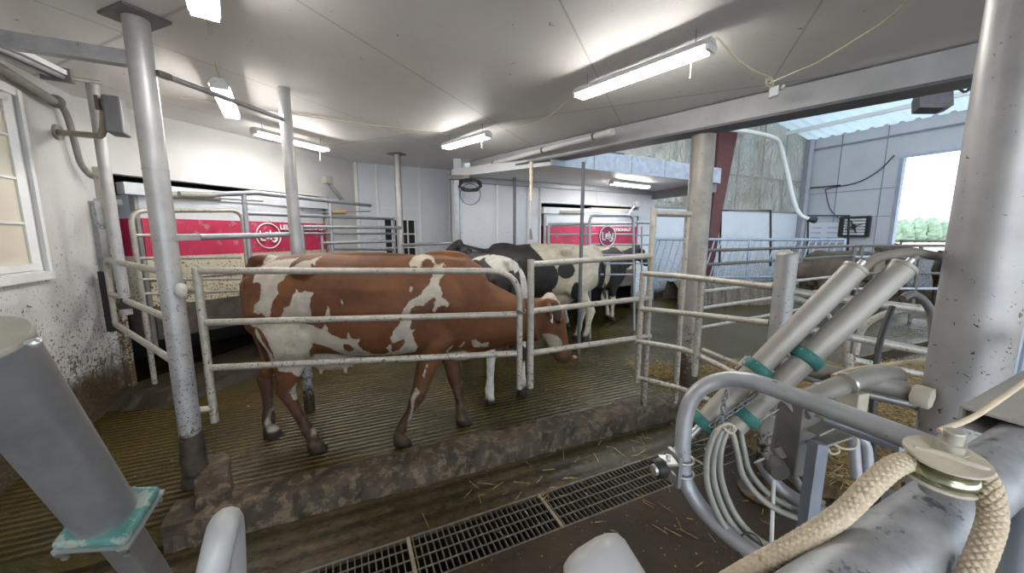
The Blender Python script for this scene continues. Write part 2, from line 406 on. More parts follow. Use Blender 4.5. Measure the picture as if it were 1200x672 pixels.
RL = (RB-RA).length
struct('wall_robot', wallmb(RA.xy, RB.xy, 0, ZC, .12, 1, [(.10, 2.50, 0, 2.16)]), wall_white, 'white wall above and beside the left milking robot')
BB = V((-.92, 7.1, 0))
struct('wall_back', wallmb(RB.xy, BB.xy, 0, ZC, .12, 1, [(.42, .95, 1.12, 1.86)]), wall_blue, 'pale sheet wall behind the sorting gates')
Wa, Wb = V((-.92, 5.95, 0)), V((3.06, 8.0, 0)); wd = (Wb-Wa).normalized(); wn = V((wd.y, -wd.x, 0))
struct('wall_return', wallmb(BB.xy, Wa.xy, 0, ZC, .12, 1), wall_blue, 'short return wall')
struct('wall_second_robot', wallmb(Wa.xy, Wb.xy, 0, 2.5, .12, 1, [(1.62, 4.02, 0, 2.16)]), wall_blue, 'pale wall around the right milking robot')
# service room behind the robots, its shade painted near black
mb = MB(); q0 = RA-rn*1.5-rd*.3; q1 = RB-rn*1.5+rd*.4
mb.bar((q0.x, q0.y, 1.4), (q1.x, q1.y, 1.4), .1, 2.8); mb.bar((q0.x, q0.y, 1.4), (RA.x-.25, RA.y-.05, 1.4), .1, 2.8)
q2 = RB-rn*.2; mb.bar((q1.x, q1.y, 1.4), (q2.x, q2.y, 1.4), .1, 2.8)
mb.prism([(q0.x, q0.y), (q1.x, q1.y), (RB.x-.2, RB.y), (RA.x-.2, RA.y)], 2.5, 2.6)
struct('wall_service', mb, darkvoid, 'room behind the left milking robot, shade painted near black')
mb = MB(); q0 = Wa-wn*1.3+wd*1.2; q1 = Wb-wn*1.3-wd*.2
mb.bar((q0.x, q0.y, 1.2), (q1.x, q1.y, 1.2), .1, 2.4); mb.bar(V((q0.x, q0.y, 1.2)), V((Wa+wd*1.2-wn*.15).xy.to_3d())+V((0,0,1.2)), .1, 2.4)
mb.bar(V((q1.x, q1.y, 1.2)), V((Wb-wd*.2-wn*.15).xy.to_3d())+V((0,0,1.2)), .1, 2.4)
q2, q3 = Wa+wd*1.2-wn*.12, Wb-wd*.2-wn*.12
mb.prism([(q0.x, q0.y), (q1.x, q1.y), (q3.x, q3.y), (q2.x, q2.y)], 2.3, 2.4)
struct('wall_service_far', mb, darkvoid, 'room behind the right milking robot, shade painted near black')
# barred dark window in the pale wall
bd = (BB-RB).normalized(); bn = V((bd.y, -bd.x, 0))
def bw(s, off, z): return RB+bd*s+bn*off+V((0, 0, z))
g = MB()
for k in range(5): g.bar(bw(.42+.53*k/4, .01, 1.12), bw(.42+.53*k/4, .01, 1.86), .03, .022)
for z in (1.12, 1.37, 1.61, 1.86): g.bar(bw(.42, .01, z), bw(.95, .01, z), .03, .022)
win = struct('window_3', g, whitepaint, 'small dark window with white bars in the pale wall')
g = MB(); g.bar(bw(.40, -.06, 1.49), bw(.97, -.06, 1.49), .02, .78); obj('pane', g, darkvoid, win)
# trims on the pale wall
g = MB()
g.bar(bw(0, .012, 0), bw(0, .012, ZC), .03, .07); g.bar(bw(.36, .008, 2.06), bw(1.05, .008, 2.06), .012, .015)
g.bar(bw(.33, .008, 0), bw(.33, .008, ZC), .012, .04); g.bar(bw(1.05, .008, 0), bw(1.05, .008, ZC), .012, .03)
g.bar(bw(1.6, .008, 0), bw(1.6, .008, ZC), .012, .02)
struct('trim_1', g, whitepaint, 'white corner and seam strips of the pale wall')
g = MB()
for s in (.05, .75, 1.35, 1.6): g.bar(Wa+wd*s+wn*.015, Wa+wd*s+wn*.015+V((0,0,2.45)), .03, .03)
g.bar(Wa+wd*2.9+wn*.012+V((0,0,2.16)), Wa+wd*2.9+wn*.012+V((0,0,2.45)), .02, .02)
g.bar(Wa+wd*1.6+wn*.02+V((0,0,2.18)), Wa+wd*4.05+wn*.02+V((0,0,2.18)), .03, .035)
struct('trim_2', g, whitepaint, 'white strips on the wall around the right robot')
g = MB(); g.bar(RA+rd*.08+rn*.01, RA+rd*.08+rn*.01+V((0,0,2.2)), .05, .09); g.bar(RA+rd*2.52+rn*.01, RA+rd*2.52+rn*.01+V((0,0,2.16)), .05, .06)
struct('trim_3', g, M_plain('stained_jamb', (.46, .43, .37), .5, .2, .15, 8, .05, speck=(1.9, .2, 44), mud=(1.5, 24, .3, .66)), 'stained jambs of the left robot opening')
# ceilings
beamA, beamB = V((-.62, 6.15, 0)), V((6.0, -.72, 0)); md_ = (beamB-beamA).normalized(); mn = V((md_.y, -md_.x, 0))  # mn to the camera side
if mn.y > 0: mn = -mn
def off2(p, v): return (p.x+v.x, p.y+v.y)
mb = MB(); e = LA-gA*7
mb.prism([(e.x-.3, e.y), (LA.x-.15, LA.y), (RB.x-.1, RB.y+.05), (BB.x, BB.y+.1), (-.92, 6.4), off2(beamA, -mn*.1), off2(beamB, -mn*.1), (6, -3.2), (e.x, e.y)], ZC, ZC+.15)
struct('ceiling', mb, ceil_m, 'stained off-white sheet ceiling')
mb = MB(); mb.prism([(-.95, 5.95), (.55, 4.95), (3.57, 6.56), (3.06, 8.05)], 2.5, 2.62)
struct('ceiling_canopy', mb, M_plain('canopy_underside', (.62, .63, .64), .5, 0, .06, 3, .05), 'pale lower ceiling over the right robot')
# fascia sheets
fa, fb = V((.50, 4.86, 0)), V((3.60, 6.52, 0)); fd = (fb-fa).normalized()
g = MB(); n_s = 5
for k in range(n_s):
    p = fa+fd*(fb-fa).length*k/n_s; q = fa+fd*((fb-fa).length*(k+1)/n_s-.012)
    g.bar(p+V((0,0,2.605)), q+V((0,0,2.605)), .03, .25)
g.bar(fb+V((0,0,2.605)), V((3.09, 8.05, 2.605)), .03, .25)
struct('trim_4', g, fascia_m, 'galvanised sheet fascia of the lower ceiling')
g = MB(); g.bar(Wa+V((0,0,2.46))+wn*.06, Wb+V((0,0,2.46))+wn*.06, .08, .07)
struct('trim_5', g, steel_far, 'steel track along the top of the far wall')
g = MB(); g.bar((3.02, 7.95, 2.42), (3.55, 6.6, 2.42), .12, .16); struct('trim_6', g, M_plain('grey_trim_board', (.22, .22, .23), .7, 0, .1, 6, 0), 'grey edge board under the fascia end')
# shed shell on the right
cor = V((9.3, 12.0, 0)); sd = V((.43, -.903, 0)).normalized(); sn = V((-sd.y, sd.x, 0))*-1  # sn into room (left)
if sn.x > 0: sn = -sn
Rend = cor+sd*15
s0 = 2.26; s1 = 3.98
struct('wall_right', wallmb(cor.xy, Rend.xy, 0, 4.55, .2, 1, [(s0, s1, 1.02, 3.62)]), wall_grey, 'grey board wall of the shed with the open window')
fdir = V((-.903, -.43, 0))
Fend = cor+fdir*6.7
struct('wall_foil', wallmb(cor.xy, Fend.xy, 2.28, 6.5, .2, -1), foil_m, 'crinkled foil insulation on the far shed wall')
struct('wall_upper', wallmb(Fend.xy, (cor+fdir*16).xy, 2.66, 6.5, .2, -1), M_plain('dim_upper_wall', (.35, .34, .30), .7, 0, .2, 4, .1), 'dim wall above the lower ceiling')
struct('wall_far', wallmb(cor.xy, Fend.xy, 0, 2.28, .2, -1), M_wall('white_lower_sheet_wall', (.74, .77, .82), .5, .86), 'white sheets on the lower far shed wall')
def rw(s, off, z): return cor+sd*s+sn*off+V((0,0,z))
def fw(s, off, z): return cor+fdir*s+V((-sd.x, -sd.y, 0))*-1*off+V((0,0,z))
g = MB()
for z in (1.02, 3.62): g.bar(rw(s0-.05, .01, z), rw(s1+.05, .01, z), .1, .07)
for s in (s0, s1): g.bar(rw(s, .01, 1.02), rw(s, .01, 3.62), .1, .07)
struct('window_2', g, M_plain('window_surround', (.38, .42, .50), .6, 0, .1, 5, 0), 'frame of the large open window')
g = MB()
for s in (.9, 1.9, 5.0, 6.2): g.bar(rw(s, .006, .3), rw(s, .006, 4.5), .012, .015)
for z in (2.1, 2.85): 
    g.bar(rw(0, .006, z), rw(s0-.1, .006, z), .012, .018); g.bar(rw(s1+.1, .006, z), rw(9, .006, z), .012, .018)
g.bar(rw(.0, .02, 4.2), rw(12, .02, 4.2), .03, .05)
struct('trim_7', g, M_plain('board_seams', (.20, .21, .24), .7, 0, .1, 5, 0), 'seams of the grey boards')
g = MB(); g.bar(rw(.12, .12, 0), rw(.12, .12, 4.5), .2, .12)
struct('trim_8', g, M_plain('corner_post_paint', (.33, .34, .37), .6, 0, .1, 5, 0), 'grey corner post')
g = MB()
for s in (1.1, 2.2, 3.3, 4.4, 5.4): g.bar(fw(s, .01, 2.3), fw(s, .01, 6), .015, .02)
g.bar(fw(0, .01, 2.28), fw(9, .01, 2.28), .02, .05); g.bar(fw(0, .01, 3.25), fw(9, .01, 3.25), .015, .02)
struct('trim_9', g, M_plain('foil_battens', (.30, .29, .27), .6, .2, .1, 5, 0), 'battens holding the foil')
# translucent roof, ribbed sheets rising to the left
def ribbed(A, B, up, n, amp):   # sheet spanned from line A-B along vector up
    mb = MB(); vs = []; fs = []
    for i in range(n+1):
        p = A+(B-A)*i/n; h = amp if (i % 6) in (0, 1) else 0
        for k in range(2): vs.append(p+up*k+V((0,0,h)))
        
    for i in range(n): fs.append((2*i, 2*i+1, 2*i+3, 2*i+2))
    m = len(vs); vs += [v+V((0,0,.012)) for v in vs]; fs += [tuple(x+m for x in f[::-1]) for f in fs]
    return mb.add(vs, fs)
up = V((-.903, -.43, 0))*9.5+V((0,0,1.6))
struct('ceiling_shed', ribbed(cor+V((0,0,4.5)), Rend+V((0,0,4.5)), up, 300, .05), roof_m, 'pale translucent ribbed roof of the shed')
g = MB()
for k in range(1, 8):
    t = k*1.15/9.6; g.bar(cor+up*t+V((0,0,4.42)), Rend+up*t+V((0,0,4.42)), .06, .1)
struct('trim_10', g, whitepaint, 'white purlins under the shed roof')
# outside
g = MB(); g.prism([(12.5, -60), (200, -60), (200, 300), (-60, 300), (-60, 20), (8, 17)], -.3, -.05)
struct('ground', g, field_m, 'dry pale field outside')
# kerb
g = MB(); N = 90
rows = []
for i in range(N+1):
    s = sL+(sR-sL)*i/N; rr = random.Random(i)
    j = lambda a: (rr.random()-.5)*a
    rows.append([kp(s, .0+j(.02), -.13), kp(s, .005+j(.03), -.04+j(.02)), kp(s, .015+j(.025), .035+j(.02)), kp(s, .06+j(.02), .05+j(.015)), kp(s, .15+j(.02), .055+j(.016)), kp(s, .215+j(.03), .045+j(.015)), kp(s, .25+j(.03), -.01)])
vs = [v for r in rows for v in r]; w = 7
g.add(vs, [(i*w+k, (i+1)*w+k, (i+1)*w+k+1, i*w+k+1) for i in range(N) for k in range(w-1)], False)
g.add(rows[0], [tuple(range(w))]); g.add(rows[-1], [tuple(range(w))[::-1]])
struct('trim_11', g, mud_m, 'mud-caked concrete kerb along the cow floor')
g = MB()
def lump(mb, pts, z0, z1, seed):
    rr = random.Random(seed); n = len(pts); vs = []
    for lay, (z, sc) in enumerate(((z0, 1.04), ((z0+z1)/2, 1.0), (z1*.93, .97), (z1, .85))):
        c = sum((V(p) for p in pts), V((0,0)))/n
        for p in pts:
            q = c+(V(p)-c)*sc; vs.append((q.x+(rr.random()-.5)*.02, q.y+(rr.random()-.5)*.02, z+(rr.random()-.5)*.015))
    fs = [(l*n+i, l*n+(i+1)%n, (l+1)*n+(i+1)%n, (l+1)*n+i) for l in range(3) for i in range(n)]+[tuple(range(3*n, 4*n))]
    mb.add(vs, fs)
def dens(poly, k=5): return [tuple(V(poly[i]).lerp(V(poly[(i+1)%len(poly)]), t/k)) for i in range(len(poly)) for t in range(k)]
a, b, c2, d2 = G(229, 598, .05), G(274, 582, .05), G(270, 537, .05), G(231, 541, .05)
lump(g, dens([(a.x, a.y), (b.x, b.y), (c2.x, c2.y), (d2.x, d2.y)]), -.13, .10, 3)
struct('trim_12', g, mud_m, 'muddy end block of the kerb beside the tall post')
g = MB(); pc = RA+rd*1.2+rn*.35
a, b, c2, d2 = RA+rn*.02-rd*.2, RA+rn*.55+rd*.1, RA+rd*2.6+rn*.62, RA+rd*2.6-rn*.6
lump(g, dens([(a.x, a.y), (b.x, b.y), (c2.x, c2.y), (d2.x, d2.y)], 8), -.05, .14, 8)
struct('trim_13', g, M_plain('dark_wet_mud', (.04, .03, .018), .5, 0, .4, 8, .6), 'dark concrete step of the left robot')
# ================================================================ COWS
def M_cow(name, base, base2, white=(.47, .42, .345), mud=.62, legs_dark=None):
    m, n, l, b = nodes(name); P = pos(n)
    a = n.new('ShaderNodeAttribute'); a.attribute_name = 'patch'
    h = n.new('ShaderNodeAttribute'); h.attribute_name = 'hoof'; pk = n.new('ShaderNodeAttribute'); pk.attribute_name = 'pink'
    tc = n.new('ShaderNodeTexCoord').outputs['Object']
    n1 = tex_noise(n, l, 5, 5, .6, tc); n2 = tex_noise(n, l, 55, 5, .7, tc)
    coat = ramp(n, l, n1.outputs[0], .32, .68, base2, base).outputs[0]
    wn1 = ramp(n, l, tex_noise(n, l, 9, 6, .7, tc).outputs[0], .35, .6, tuple(x*.72 for x in white), white).outputs[0]
    s = math_(n, l, 'ADD', a.outputs['Fac'], math_(n, l, 'MULTIPLY', math_(n, l, 'SUBTRACT', n2.outputs[0], .5), .035))
    k = ramp(n, l, math_(n, l, 'MULTIPLY_ADD', s, 20), .46, .54)
    k.inputs[0].links[0].from_node.inputs[2].default_value = .5; 
    c = mixc(n, l, k.outputs[0], coat, wn1)
    # dried dirt on rump, flank and legs (own shape)
    sep = n.new('ShaderNodeSeparateXYZ'); l.new(tc, sep.inputs[0])
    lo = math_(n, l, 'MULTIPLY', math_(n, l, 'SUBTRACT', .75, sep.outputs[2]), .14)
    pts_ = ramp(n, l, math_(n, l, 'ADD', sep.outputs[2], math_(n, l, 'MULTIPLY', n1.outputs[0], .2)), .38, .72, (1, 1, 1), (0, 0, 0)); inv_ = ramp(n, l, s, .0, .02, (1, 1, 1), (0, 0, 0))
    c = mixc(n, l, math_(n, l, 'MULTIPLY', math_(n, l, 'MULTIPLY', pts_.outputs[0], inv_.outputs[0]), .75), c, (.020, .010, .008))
    d = math_(n, l, 'ADD', tex_noise(n, l, 12, 7, .75, tc).outputs[0], lo)
    c = mixc(n, l, math_(n, l, 'MULTIPLY', ramp(n, l, d, mud, mud+.12).outputs[0], .75), c, (.10, .075, .045))
    c = mixc(n, l, pk.outputs['Fac'], c, (.45, .30, .24))
    c = mixc(n, l, h.outputs['Fac'], c, (.022, .016, .013))
    l.new(c, b.inputs['Base Color']); b.inputs['Roughness'].default_value = .62; b.inputs['Specular IOR Level'].default_value = .3
    bump(n, l, b, n2.outputs[0], .25, .006)
    return m
cow_brown = M_cow('brown_and_white_coat', (.160, .062, .022), (.082, .033, .014), mud=.565)
cow_black = M_cow('black_and_white_coat', (.030, .028, .028), (.014, .013, .013), (.56, .54, .50))
cow_cream = M_cow('black_and_cream_coat', (.030, .028, .028), (.014, .013, .013), (.50, .45, .35))
cow_tan = M_cow('dusty_tan_coat', (.10, .075, .05), (.05, .036, .025), (.24, .19, .14))
eye_m = M_plain('cow_eye', (.01, .008, .006), .1, 0, 0, 5, 0)
tag_m = M_plain('white_ear_tag', (.75, .76, .78), .4, 0, .02, 5, 0)
collar_m = M_plain('brown_collar_strap', (.10, .035, .02), .7, 0, .2, 20, .1)

def ring_loft(stations, lat=None, n=24, sq=1.0):
    """stations: (centre, half height, half width); rings perpendicular to the path, lateral axis kept horizontal"""
    P = [V(s[0]) for s in stations]; vs = []
    for i, (c, hh, hw) in enumerate(stations):
        c = V(c); t = (P[min(i+1, len(P)-1)]-P[max(i-1, 0)]).normalized()
        side = V(lat) if lat else V((0,0,1)).cross(t)
        side = (side-t*side.dot(t)).normalized(); up = t.cross(side)
        if up.z < 0 and not lat: up = -up
        for k in range(n):
            a = 2*PI*k/n; ca, sa = math.cos(a), math.sin(a)
            vs.append(c+side*hw*math.copysign(abs(ca)**sq, ca)+up*hh*math.copysign(abs(sa)**sq, sa))
    m = len(P)
    fs = [(i*n+k, i*n+(k+1)%n, (i+1)*n+(k+1)%n, (i+1)*n+k) for i in range(m-1) for k in range(n)]
    fs += [tuple(range(n))[::-1], tuple(range((m-1)*n, m*n))]
    return vs, fs
def horiz_loft(stations, n=16):   # legs: rings in horizontal planes (x radius, y radius)
    vs = [(x+rx*math.cos(2*PI*k/n), y+ry*math.sin(2*PI*k/n), z) for (x, y, z, rx, ry) in stations for k in range(n)]
    m = len(stations)
    fs = [(i*n+k, (i+1)*n+k, (i+1)*n+(k+1)%n, i*n+(k+1)%n) for i in range(m-1) for k in range(n)]
    fs += [tuple(range(n)), tuple(range((m-1)*n, m*n))[::-1]]
    return vs, fs
def lerp(a, b, t): return a*(1-t)+b*t
def hind_leg(y0, hock, hoof, x0=.30):
    hx, hy, hz = hock; fx, fy = hoof
    S = [(x0+.00, y0*.80, 1.22, .20, .08), (x0+.01, y0*.95, 1.05, .235, .115), (x0+.05, y0*1.08, .90, .215, .12), (lerp(x0+.08, hx, .12), y0*1.08, .78, .165, .10),
         (lerp(x0+.08, hx, .45), lerp(y0*1.05, hy, .4), .67, .105, .075), (lerp(x0+.05, hx, .85), lerp(y0, hy, .85), hz+.08, .066, .05), (hx-.01, hy, hz, .060, .046),
         (lerp(hx, fx, .25)-.005, lerp(hy, fy, .25), lerp(hz, .1, .3), .040, .036), (lerp(hx, fx, .6), lerp(hy, fy, .6), lerp(hz, .1, .65), .036, .033),
         (lerp(hx, fx, .86), fy, .135, .046, .044), (lerp(hx, fx, .97), fy, .09, .042, .042), (fx+.005, fy, .055, .058, .052), (fx+.025, fy, .0, .078, .062)]
    return horiz_loft([(a, b, c, d*(1.12 if c < .7 and c > .1 else 1), e*(1.12 if c < .7 and c > .1 else 1)) for a, b, c, d, e in S])
def front_leg(y0, knee, hoof, x0=1.42):
    kx, ky, kz = knee; fx, fy = hoof
    S = [(x0+.02, y0*.75, 1.15, .17, .07), (x0+.02, y0*.95, .98, .17, .095), (x0, y0, .82, .135, .085), (lerp(x0-.02, kx, .35), lerp(y0, ky, .3), .68, .090, .065),
         (lerp(x0-.02, kx, .75), lerp(y0, ky, .75), lerp(.68, kz, .6), .060, .050), (kx, ky, kz, .054, .050), (lerp(kx, fx, .3), lerp(ky, fy, .3), kz-.09, .037, .036),
         (lerp(kx, fx, .7), lerp(ky, fy, .7), .2, .034, .033), (lerp(kx, fx, .88), fy, .135, .044, .043), (fx-.01, fy, .09, .042, .042), (fx, fy, .055, .057, .052), (fx+.02, fy, .0, .076, .062)]
    return horiz_loft([(a, b, c, d*(1.12 if c < .75 and c > .1 else 1), e*(1.1 if c < .75 and c > .1 else 1)) for a, b, c, d, e in S])
def make_cow(name, mat, origin, heading, legs, neck, head, blobs=(), polys=None, voxel=.013, eartag=False, collar=False, tail=None, tagcol=None, label='', group=None, scale=1.0, udder=True):
    """legs: hind/front near(-y)/far(+y). neck: list of (centre,hh,hw) in cow space. head: (poll, muzzle)"""
    bm = MB()
    TS = [(-.005, 1.27, 1.05, .09), (.04, 1.36, .97, .15), (.10, 1.42, .86, .20), (.22, 1.455, .76, .25), (.38, 1.462, .71, .28), (.52, 1.465, .69, .29), (.70, 1.45, .68, .315), (.90, 1.445, .655, .345),
          (1.10, 1.44, .645, .345), (1.28, 1.445, .65, .31), (1.45, 1.45, .66, .27), (1.58, 1.43, .67, .235), (1.70, 1.36, .70, .19), (1.78, 1.26, .80, .13)]
    vs, fs = ring_loft([((x, 0, (a+b)/2), (a-b)/2, w) for x, a, b, w in TS], lat=(0, 1, 0), n=32, sq=.86)
    bm.add(vs, fs, True)
    # hip bones, tail head, withers, shoulder blades
    for s in (-1, 1):
        bm.sphere((.50, s*.235, 1.36), (.09, .055, .07)); bm.sphere((.11, s*.12, 1.25), (.07, .06, .06)); bm.sphere((1.45, s*.19, 1.08), (.17, .09, .24))
    bm.sphere((.14, 0, 1.415), (.12, .045, .04)); bm.sphere((1.56, 0, .68), (.16, .06, .10)); bm.sphere((1.45, 0, 1.42), (.2, .06, .06)); bm.sphere((.75, 0, 1.425), (.55, .05, .045))
    for L in legs['hind']: bm.add(*hind_leg(*L), True)
    for L in legs['front']: bm.add(*front_leg(*L), True)
    if udder:
        bm.sphere((.58, 0, .70), (.24, .15, .15))
        for sx in (.50, .68):
            for sy in (-.07, .07): bm.sphere((sx, sy, .555), (.016, .016, .045))
    bm.add(*ring_loft(neck, n=24), True)
    poll, muz = V(head[0]), V(head[1]); hd = (muz-poll); L = hd.length; hd.normalize()
    side = V(head[2]).normalized() if len(head) > 2 else V((0,0,1)).cross(hd).normalized()
    side = (side-hd*side.dot(hd)).normalized(); dn = hd.cross(side)
    if dn.z > 0 or (abs(dn.z) < .2 and dn.x > 0): dn = -dn     # towards the jaw
    k = L/.54
    HS = [(-.03, .02, .085, .075), (.06, .035, .125, .100), (.15, .045, .135, .112), (.24, .045, .125, .105), (.34, .045, .098, .080), (.43, .045, .082, .070), (.50, .045, .080, .078), (.545, .040, .060, .066), (.565, .035, .03, .04)]
    vs = []; n = 20
    for (t, o, hh, hw) in HS:
        c = poll+hd*t*k+dn*o*k
        for q in range(n):
            a = 2*PI*q/n; vs.append(c+side*hw*k*math.cos(a)+dn*hh*k*math.sin(a))
    fs = [(i*n+q, i*n+(q+1)%n, (i+1)*n+(q+1)%n, (i+1)*n+q) for i in range(len(HS)-1) for q in range(n)]+[tuple(range(n))[::-1], tuple(range((len(HS)-1)*n, len(HS)*n))]
    bm.add(vs, fs, True)
    for s in (-1, 1):   # brow, ears
        bm.sphere(poll+hd*.17*k+side*s*.095*k-dn*.03*k, .036*k)
        e0 = poll+hd*.03*k+side*s*.08*k+dn*.01; ed = (side*s*1.0-hd*.05+V((0,0,-.35)))
        ed.normalize(); fl = hd
        st = []
        for t, w, th in ((0, .025, .02), (.05, .040, .018), (.11, .052, .015), (.16, .042, .014), (.205, .018, .012)):
            c = e0+ed*t*k
            st.append((c, w*k, th*k))
        ev = []
        fz = (V((0,0,1))-ed*ed.z).normalized(); tx = ed.cross(fz)
        for c, w_, th in st:
            for q in range(12):
                a = 2*PI*q/12; ev.append(c+fz*w_*math.cos(a)+tx*th*math.sin(a))
        bm.add(ev, [(i*12+q, i*12+(q+1)%12, (i+1)*12+(q+1)%12, (i+1)*12+q) for i in range(4) for q in range(12)]+[tuple(range(12))[::-1], tuple(range(48, 60))], True)
    bm.sphere(poll-hd*.01-dn*.02, (.055*k, .06*k, .05*k))
    # tail
    tl = tail or [(.12, 0, 1.41), (.04, 0, 1.38), (-.02, 0, 1.25), (-.07, 0, .95), (-.06, .01, .75), (-.05, .02, .6)]
    tp = smooth(tl, 6); m = len(tp)
    bm.tube(tp, [lerp(.034, .017, min(1, i/m*1.5)) if i < m*.72 else lerp(.02, .045, math.sin((i/m-.72)/.28*PI)) for i in range(m)], n=12)
    me = bpy.data.meshes.new('tmp'); me.from_pydata([tuple(v) for v in bm.v], [], bm.f)
    b2 = bmesh.new(); b2.from_mesh(me); bmesh.ops.recalc_face_normals(b2, faces=b2.faces); b2.to_mesh(me); b2.free()
    t = bpy.data.objects.new('tmp', me); C.objects.link(t)
    rm = t.modifiers.new('r', 'REMESH'); rm.mode = 'VOXEL'; rm.voxel_size = voxel; rm.use_smooth_shade = True
    sm = t.modifiers.new('s', 'SMOOTH'); sm.factor = .5; sm.iterations = 9 if voxel < .016 else 4
    dg = bpy.context.evaluated_depsgraph_get(); body = bpy.data.meshes.new_from_object(t.evaluated_get(dg)); bpy.data.objects.remove(t)
    body.polygons.foreach_set('use_smooth', [True]*len(body.polygons))
    N = len(body.vertices); co_ = np.empty(N*3); body.vertices.foreach_get('co', co_); X = co_.reshape(-1, 3)
    patch = np.full(N, -.3)
    if polys is not None:
        near, ox = polys
        for poly, sign in near:
            A = np.array(poly); B = np.roll(A, -1, 0); p = X[:, [0, 2]]
            d = np.full(N, 1e9); ins = np.zeros(N, bool)
            for a, b in zip(A, B):
                e = b-a; w = p-a; tt = np.clip((w@e)/(e@e+1e-12), 0, 1)
                d = np.minimum(d, np.linalg.norm(w-np.outer(tt, e), axis=1))
                c1 = (a[1] > p[:, 1]) != (b[1] > p[:, 1])
                xx = a[0]+(p[:, 1]-a[1])*(b[0]-a[0])/((b[1]-a[1]) or 1e-12)
                ins ^= c1 & (p[:, 0] < xx)
            sdf = np.where(ins, d, -d)
            patch = np.maximum(patch, sdf) if sign > 0 else np.minimum(patch, -sdf)
    for bl in blobs:
        c, r = np.array(bl[0]), np.array(bl[1]); q = np.linalg.norm((X-c)/r, axis=1); sdf = (1-q)*r.min()
        patch = np.maximum(patch, sdf) if bl[2] > 0 else np.minimum(patch, -sdf)
    hoof = np.clip((.062-X[:, 2])/.02, 0, 1)
    pink = np.zeros(N)
    mz = np.array(muz+dn*.03); hoof = np.maximum(hoof, np.clip(1.6-np.linalg.norm(X-mz, axis=1)/.10, 0, 1)*(.75 if polys is not None else .4)); pink = np.maximum(pink, np.clip(1.2-np.linalg.norm(X-mz, axis=1)/.035, 0, 1)*.5)
    if polys is not None:
        for s in (-1, 1):
            ec = np.array(poll+hd*.03*k+side*s*.19*k+V((0,0,-.05))); hoof = np.maximum(hoof, np.clip(1.5-np.linalg.norm(X-ec, axis=1)/.06, 0, .8))
    if udder:
        u = np.linalg.norm((X-np.array([.58, 0, .64]))/np.array([.24, .17, .13]), axis=1); pink = np.maximum(pink, np.clip((1-u)*3, 0, .35))
    for nm, arr in (('patch', patch), ('hoof', hoof), ('pink', pink)):
        at = body.attributes.new(nm, 'FLOAT', 'POINT'); at.data.foreach_set('value', arr.astype(np.float32))
    body.materials.append(mat)
    root = thing(name, label, 'cow', origin, group); root.rotation_euler = (0, 0, heading); root.scale = (scale,)*3
    root['_o'] = [0.0, 0.0, 0.0]
    body.name = 'body'; bo = bpy.data.objects.new('body', body); C.objects.link(bo); bo.parent = root
    for s in (-1, 1):
        e = MB(); e.sphere(poll+hd*.17*k+side*s*.112*k-dn*.015*k, .021*k); obj('eye', e, eye_m, root)
    if eartag:
        for s in (-1, 1):
            e = MB(); c = poll+hd*.03*k+side*s*.19*k-V((0,0,.085)); e.box(c, (.008, .04, .065), (.9, .1, 0), (-.1, .9, 0), (0, 0, 1)); tg = obj('ear_tag', e, tag_m, root)
    if collar:
        e = MB(); i = len(neck)-2; c = V(neck[i][0]); tn = (V(neck[i+1][0])-V(neck[i-1][0])).normalized(); sd_ = V((0,0,1)).cross(tn).normalized(); up_ = tn.cross(sd_)
        loop = [c+sd_*math.cos(a)*(neck[i][2]+.012)+up_*math.sin(a)*(neck[i][1]+.012) for a in [2*PI*q/28 for q in range(28)]]
        vs = [p+tn*o-0*up_ for p in loop for o in (-.022, .022)]+[c+(p-c)*1.05+tn*o for p in loop for o in (-.022, .022)]
        fs = []
        for q in range(28):
            r = (q+1) % 28; fs += [(2*q+56, 2*r+56, 2*r+57, 2*q+57), (2*q, 2*q+1, 2*r+1, 2*r), (2*q+1, 2*q+57, 2*r+57, 2*r+1), (2*q, 2*r, 2*r+56, 2*q+56)]
        e.add(vs, fs, True); obj('collar', e, collar_m, root)
    return root
STAND = dict(hind=[(-.17, (.22, -.16, .5), (.30, -.16)), (.17, (.14, .16, .5), (.20, .16))], front=[(-.16, (1.42, -.14, .37), (1.42, -.14)), (.16, (1.50, .14, .37), (1.56, .14))])
NECK_UP = [((1.40, 0, 1.10), .30, .22), ((1.62, 0, 1.14), .26, .165), ((1.82, 0, 1.20), .20, .12), ((2.02, 0, 1.28), .165, .10), ((2.16, 0, 1.34), .14, .095)]
HEAD_UP = ((2.12, 0, 1.46), (2.52, 0, 1.12))
NECK_LOW = [((1.40, 0, 1.06), .30, .22), ((1.62, 0, 1.02), .27, .17), ((1.82, 0, .98), .21, .125), ((2.02, 0, .94), .17, .105), ((2.16, 0, .92), .14, .095)]
HEAD_LOW = ((2.16, 0, 1.03), (2.42, 0, .58))

# ---- the brown and white cow in front
hdg = math.radians(6.5); O = V((-1.97, 2.69, 0)); Rm = Matrix.Rotation(-hdg, 3, 'Z')
def loc(px, py, Y): return Rm @ (D(px, py, Y)-O)
def locg(px, py): return Rm @ (G(px, py, 0)-O)
SIDE_Y = 2.45
def pp(pts):            # outline measured on the flank of the cow, in metres along and above
    out = []
    for x, y in pts:
        p = loc(x, y, SIDE_Y+.0009*(x-280)*.45); out.append((p.x, p.z))
    return out
def c1(pts): return pp([(260+x*.1833, 280+y*.1833) for x, y in pts])
def c2(pts): return pp([(300+x*.25, 336+y*.25) for x, y in pts])
def c3(pts): return pp([(480+x*.1833, 280+y*.1833) for x, y in pts])
def c4(pts): return pp([(280+x*.2083, 400+y*.2083) for x, y in pts])
def c4f(pts):
    return [(p.x, p.z) for p in (loc(280+x*.2083, 400+y*.2083, 2.78) for x, y in pts)]
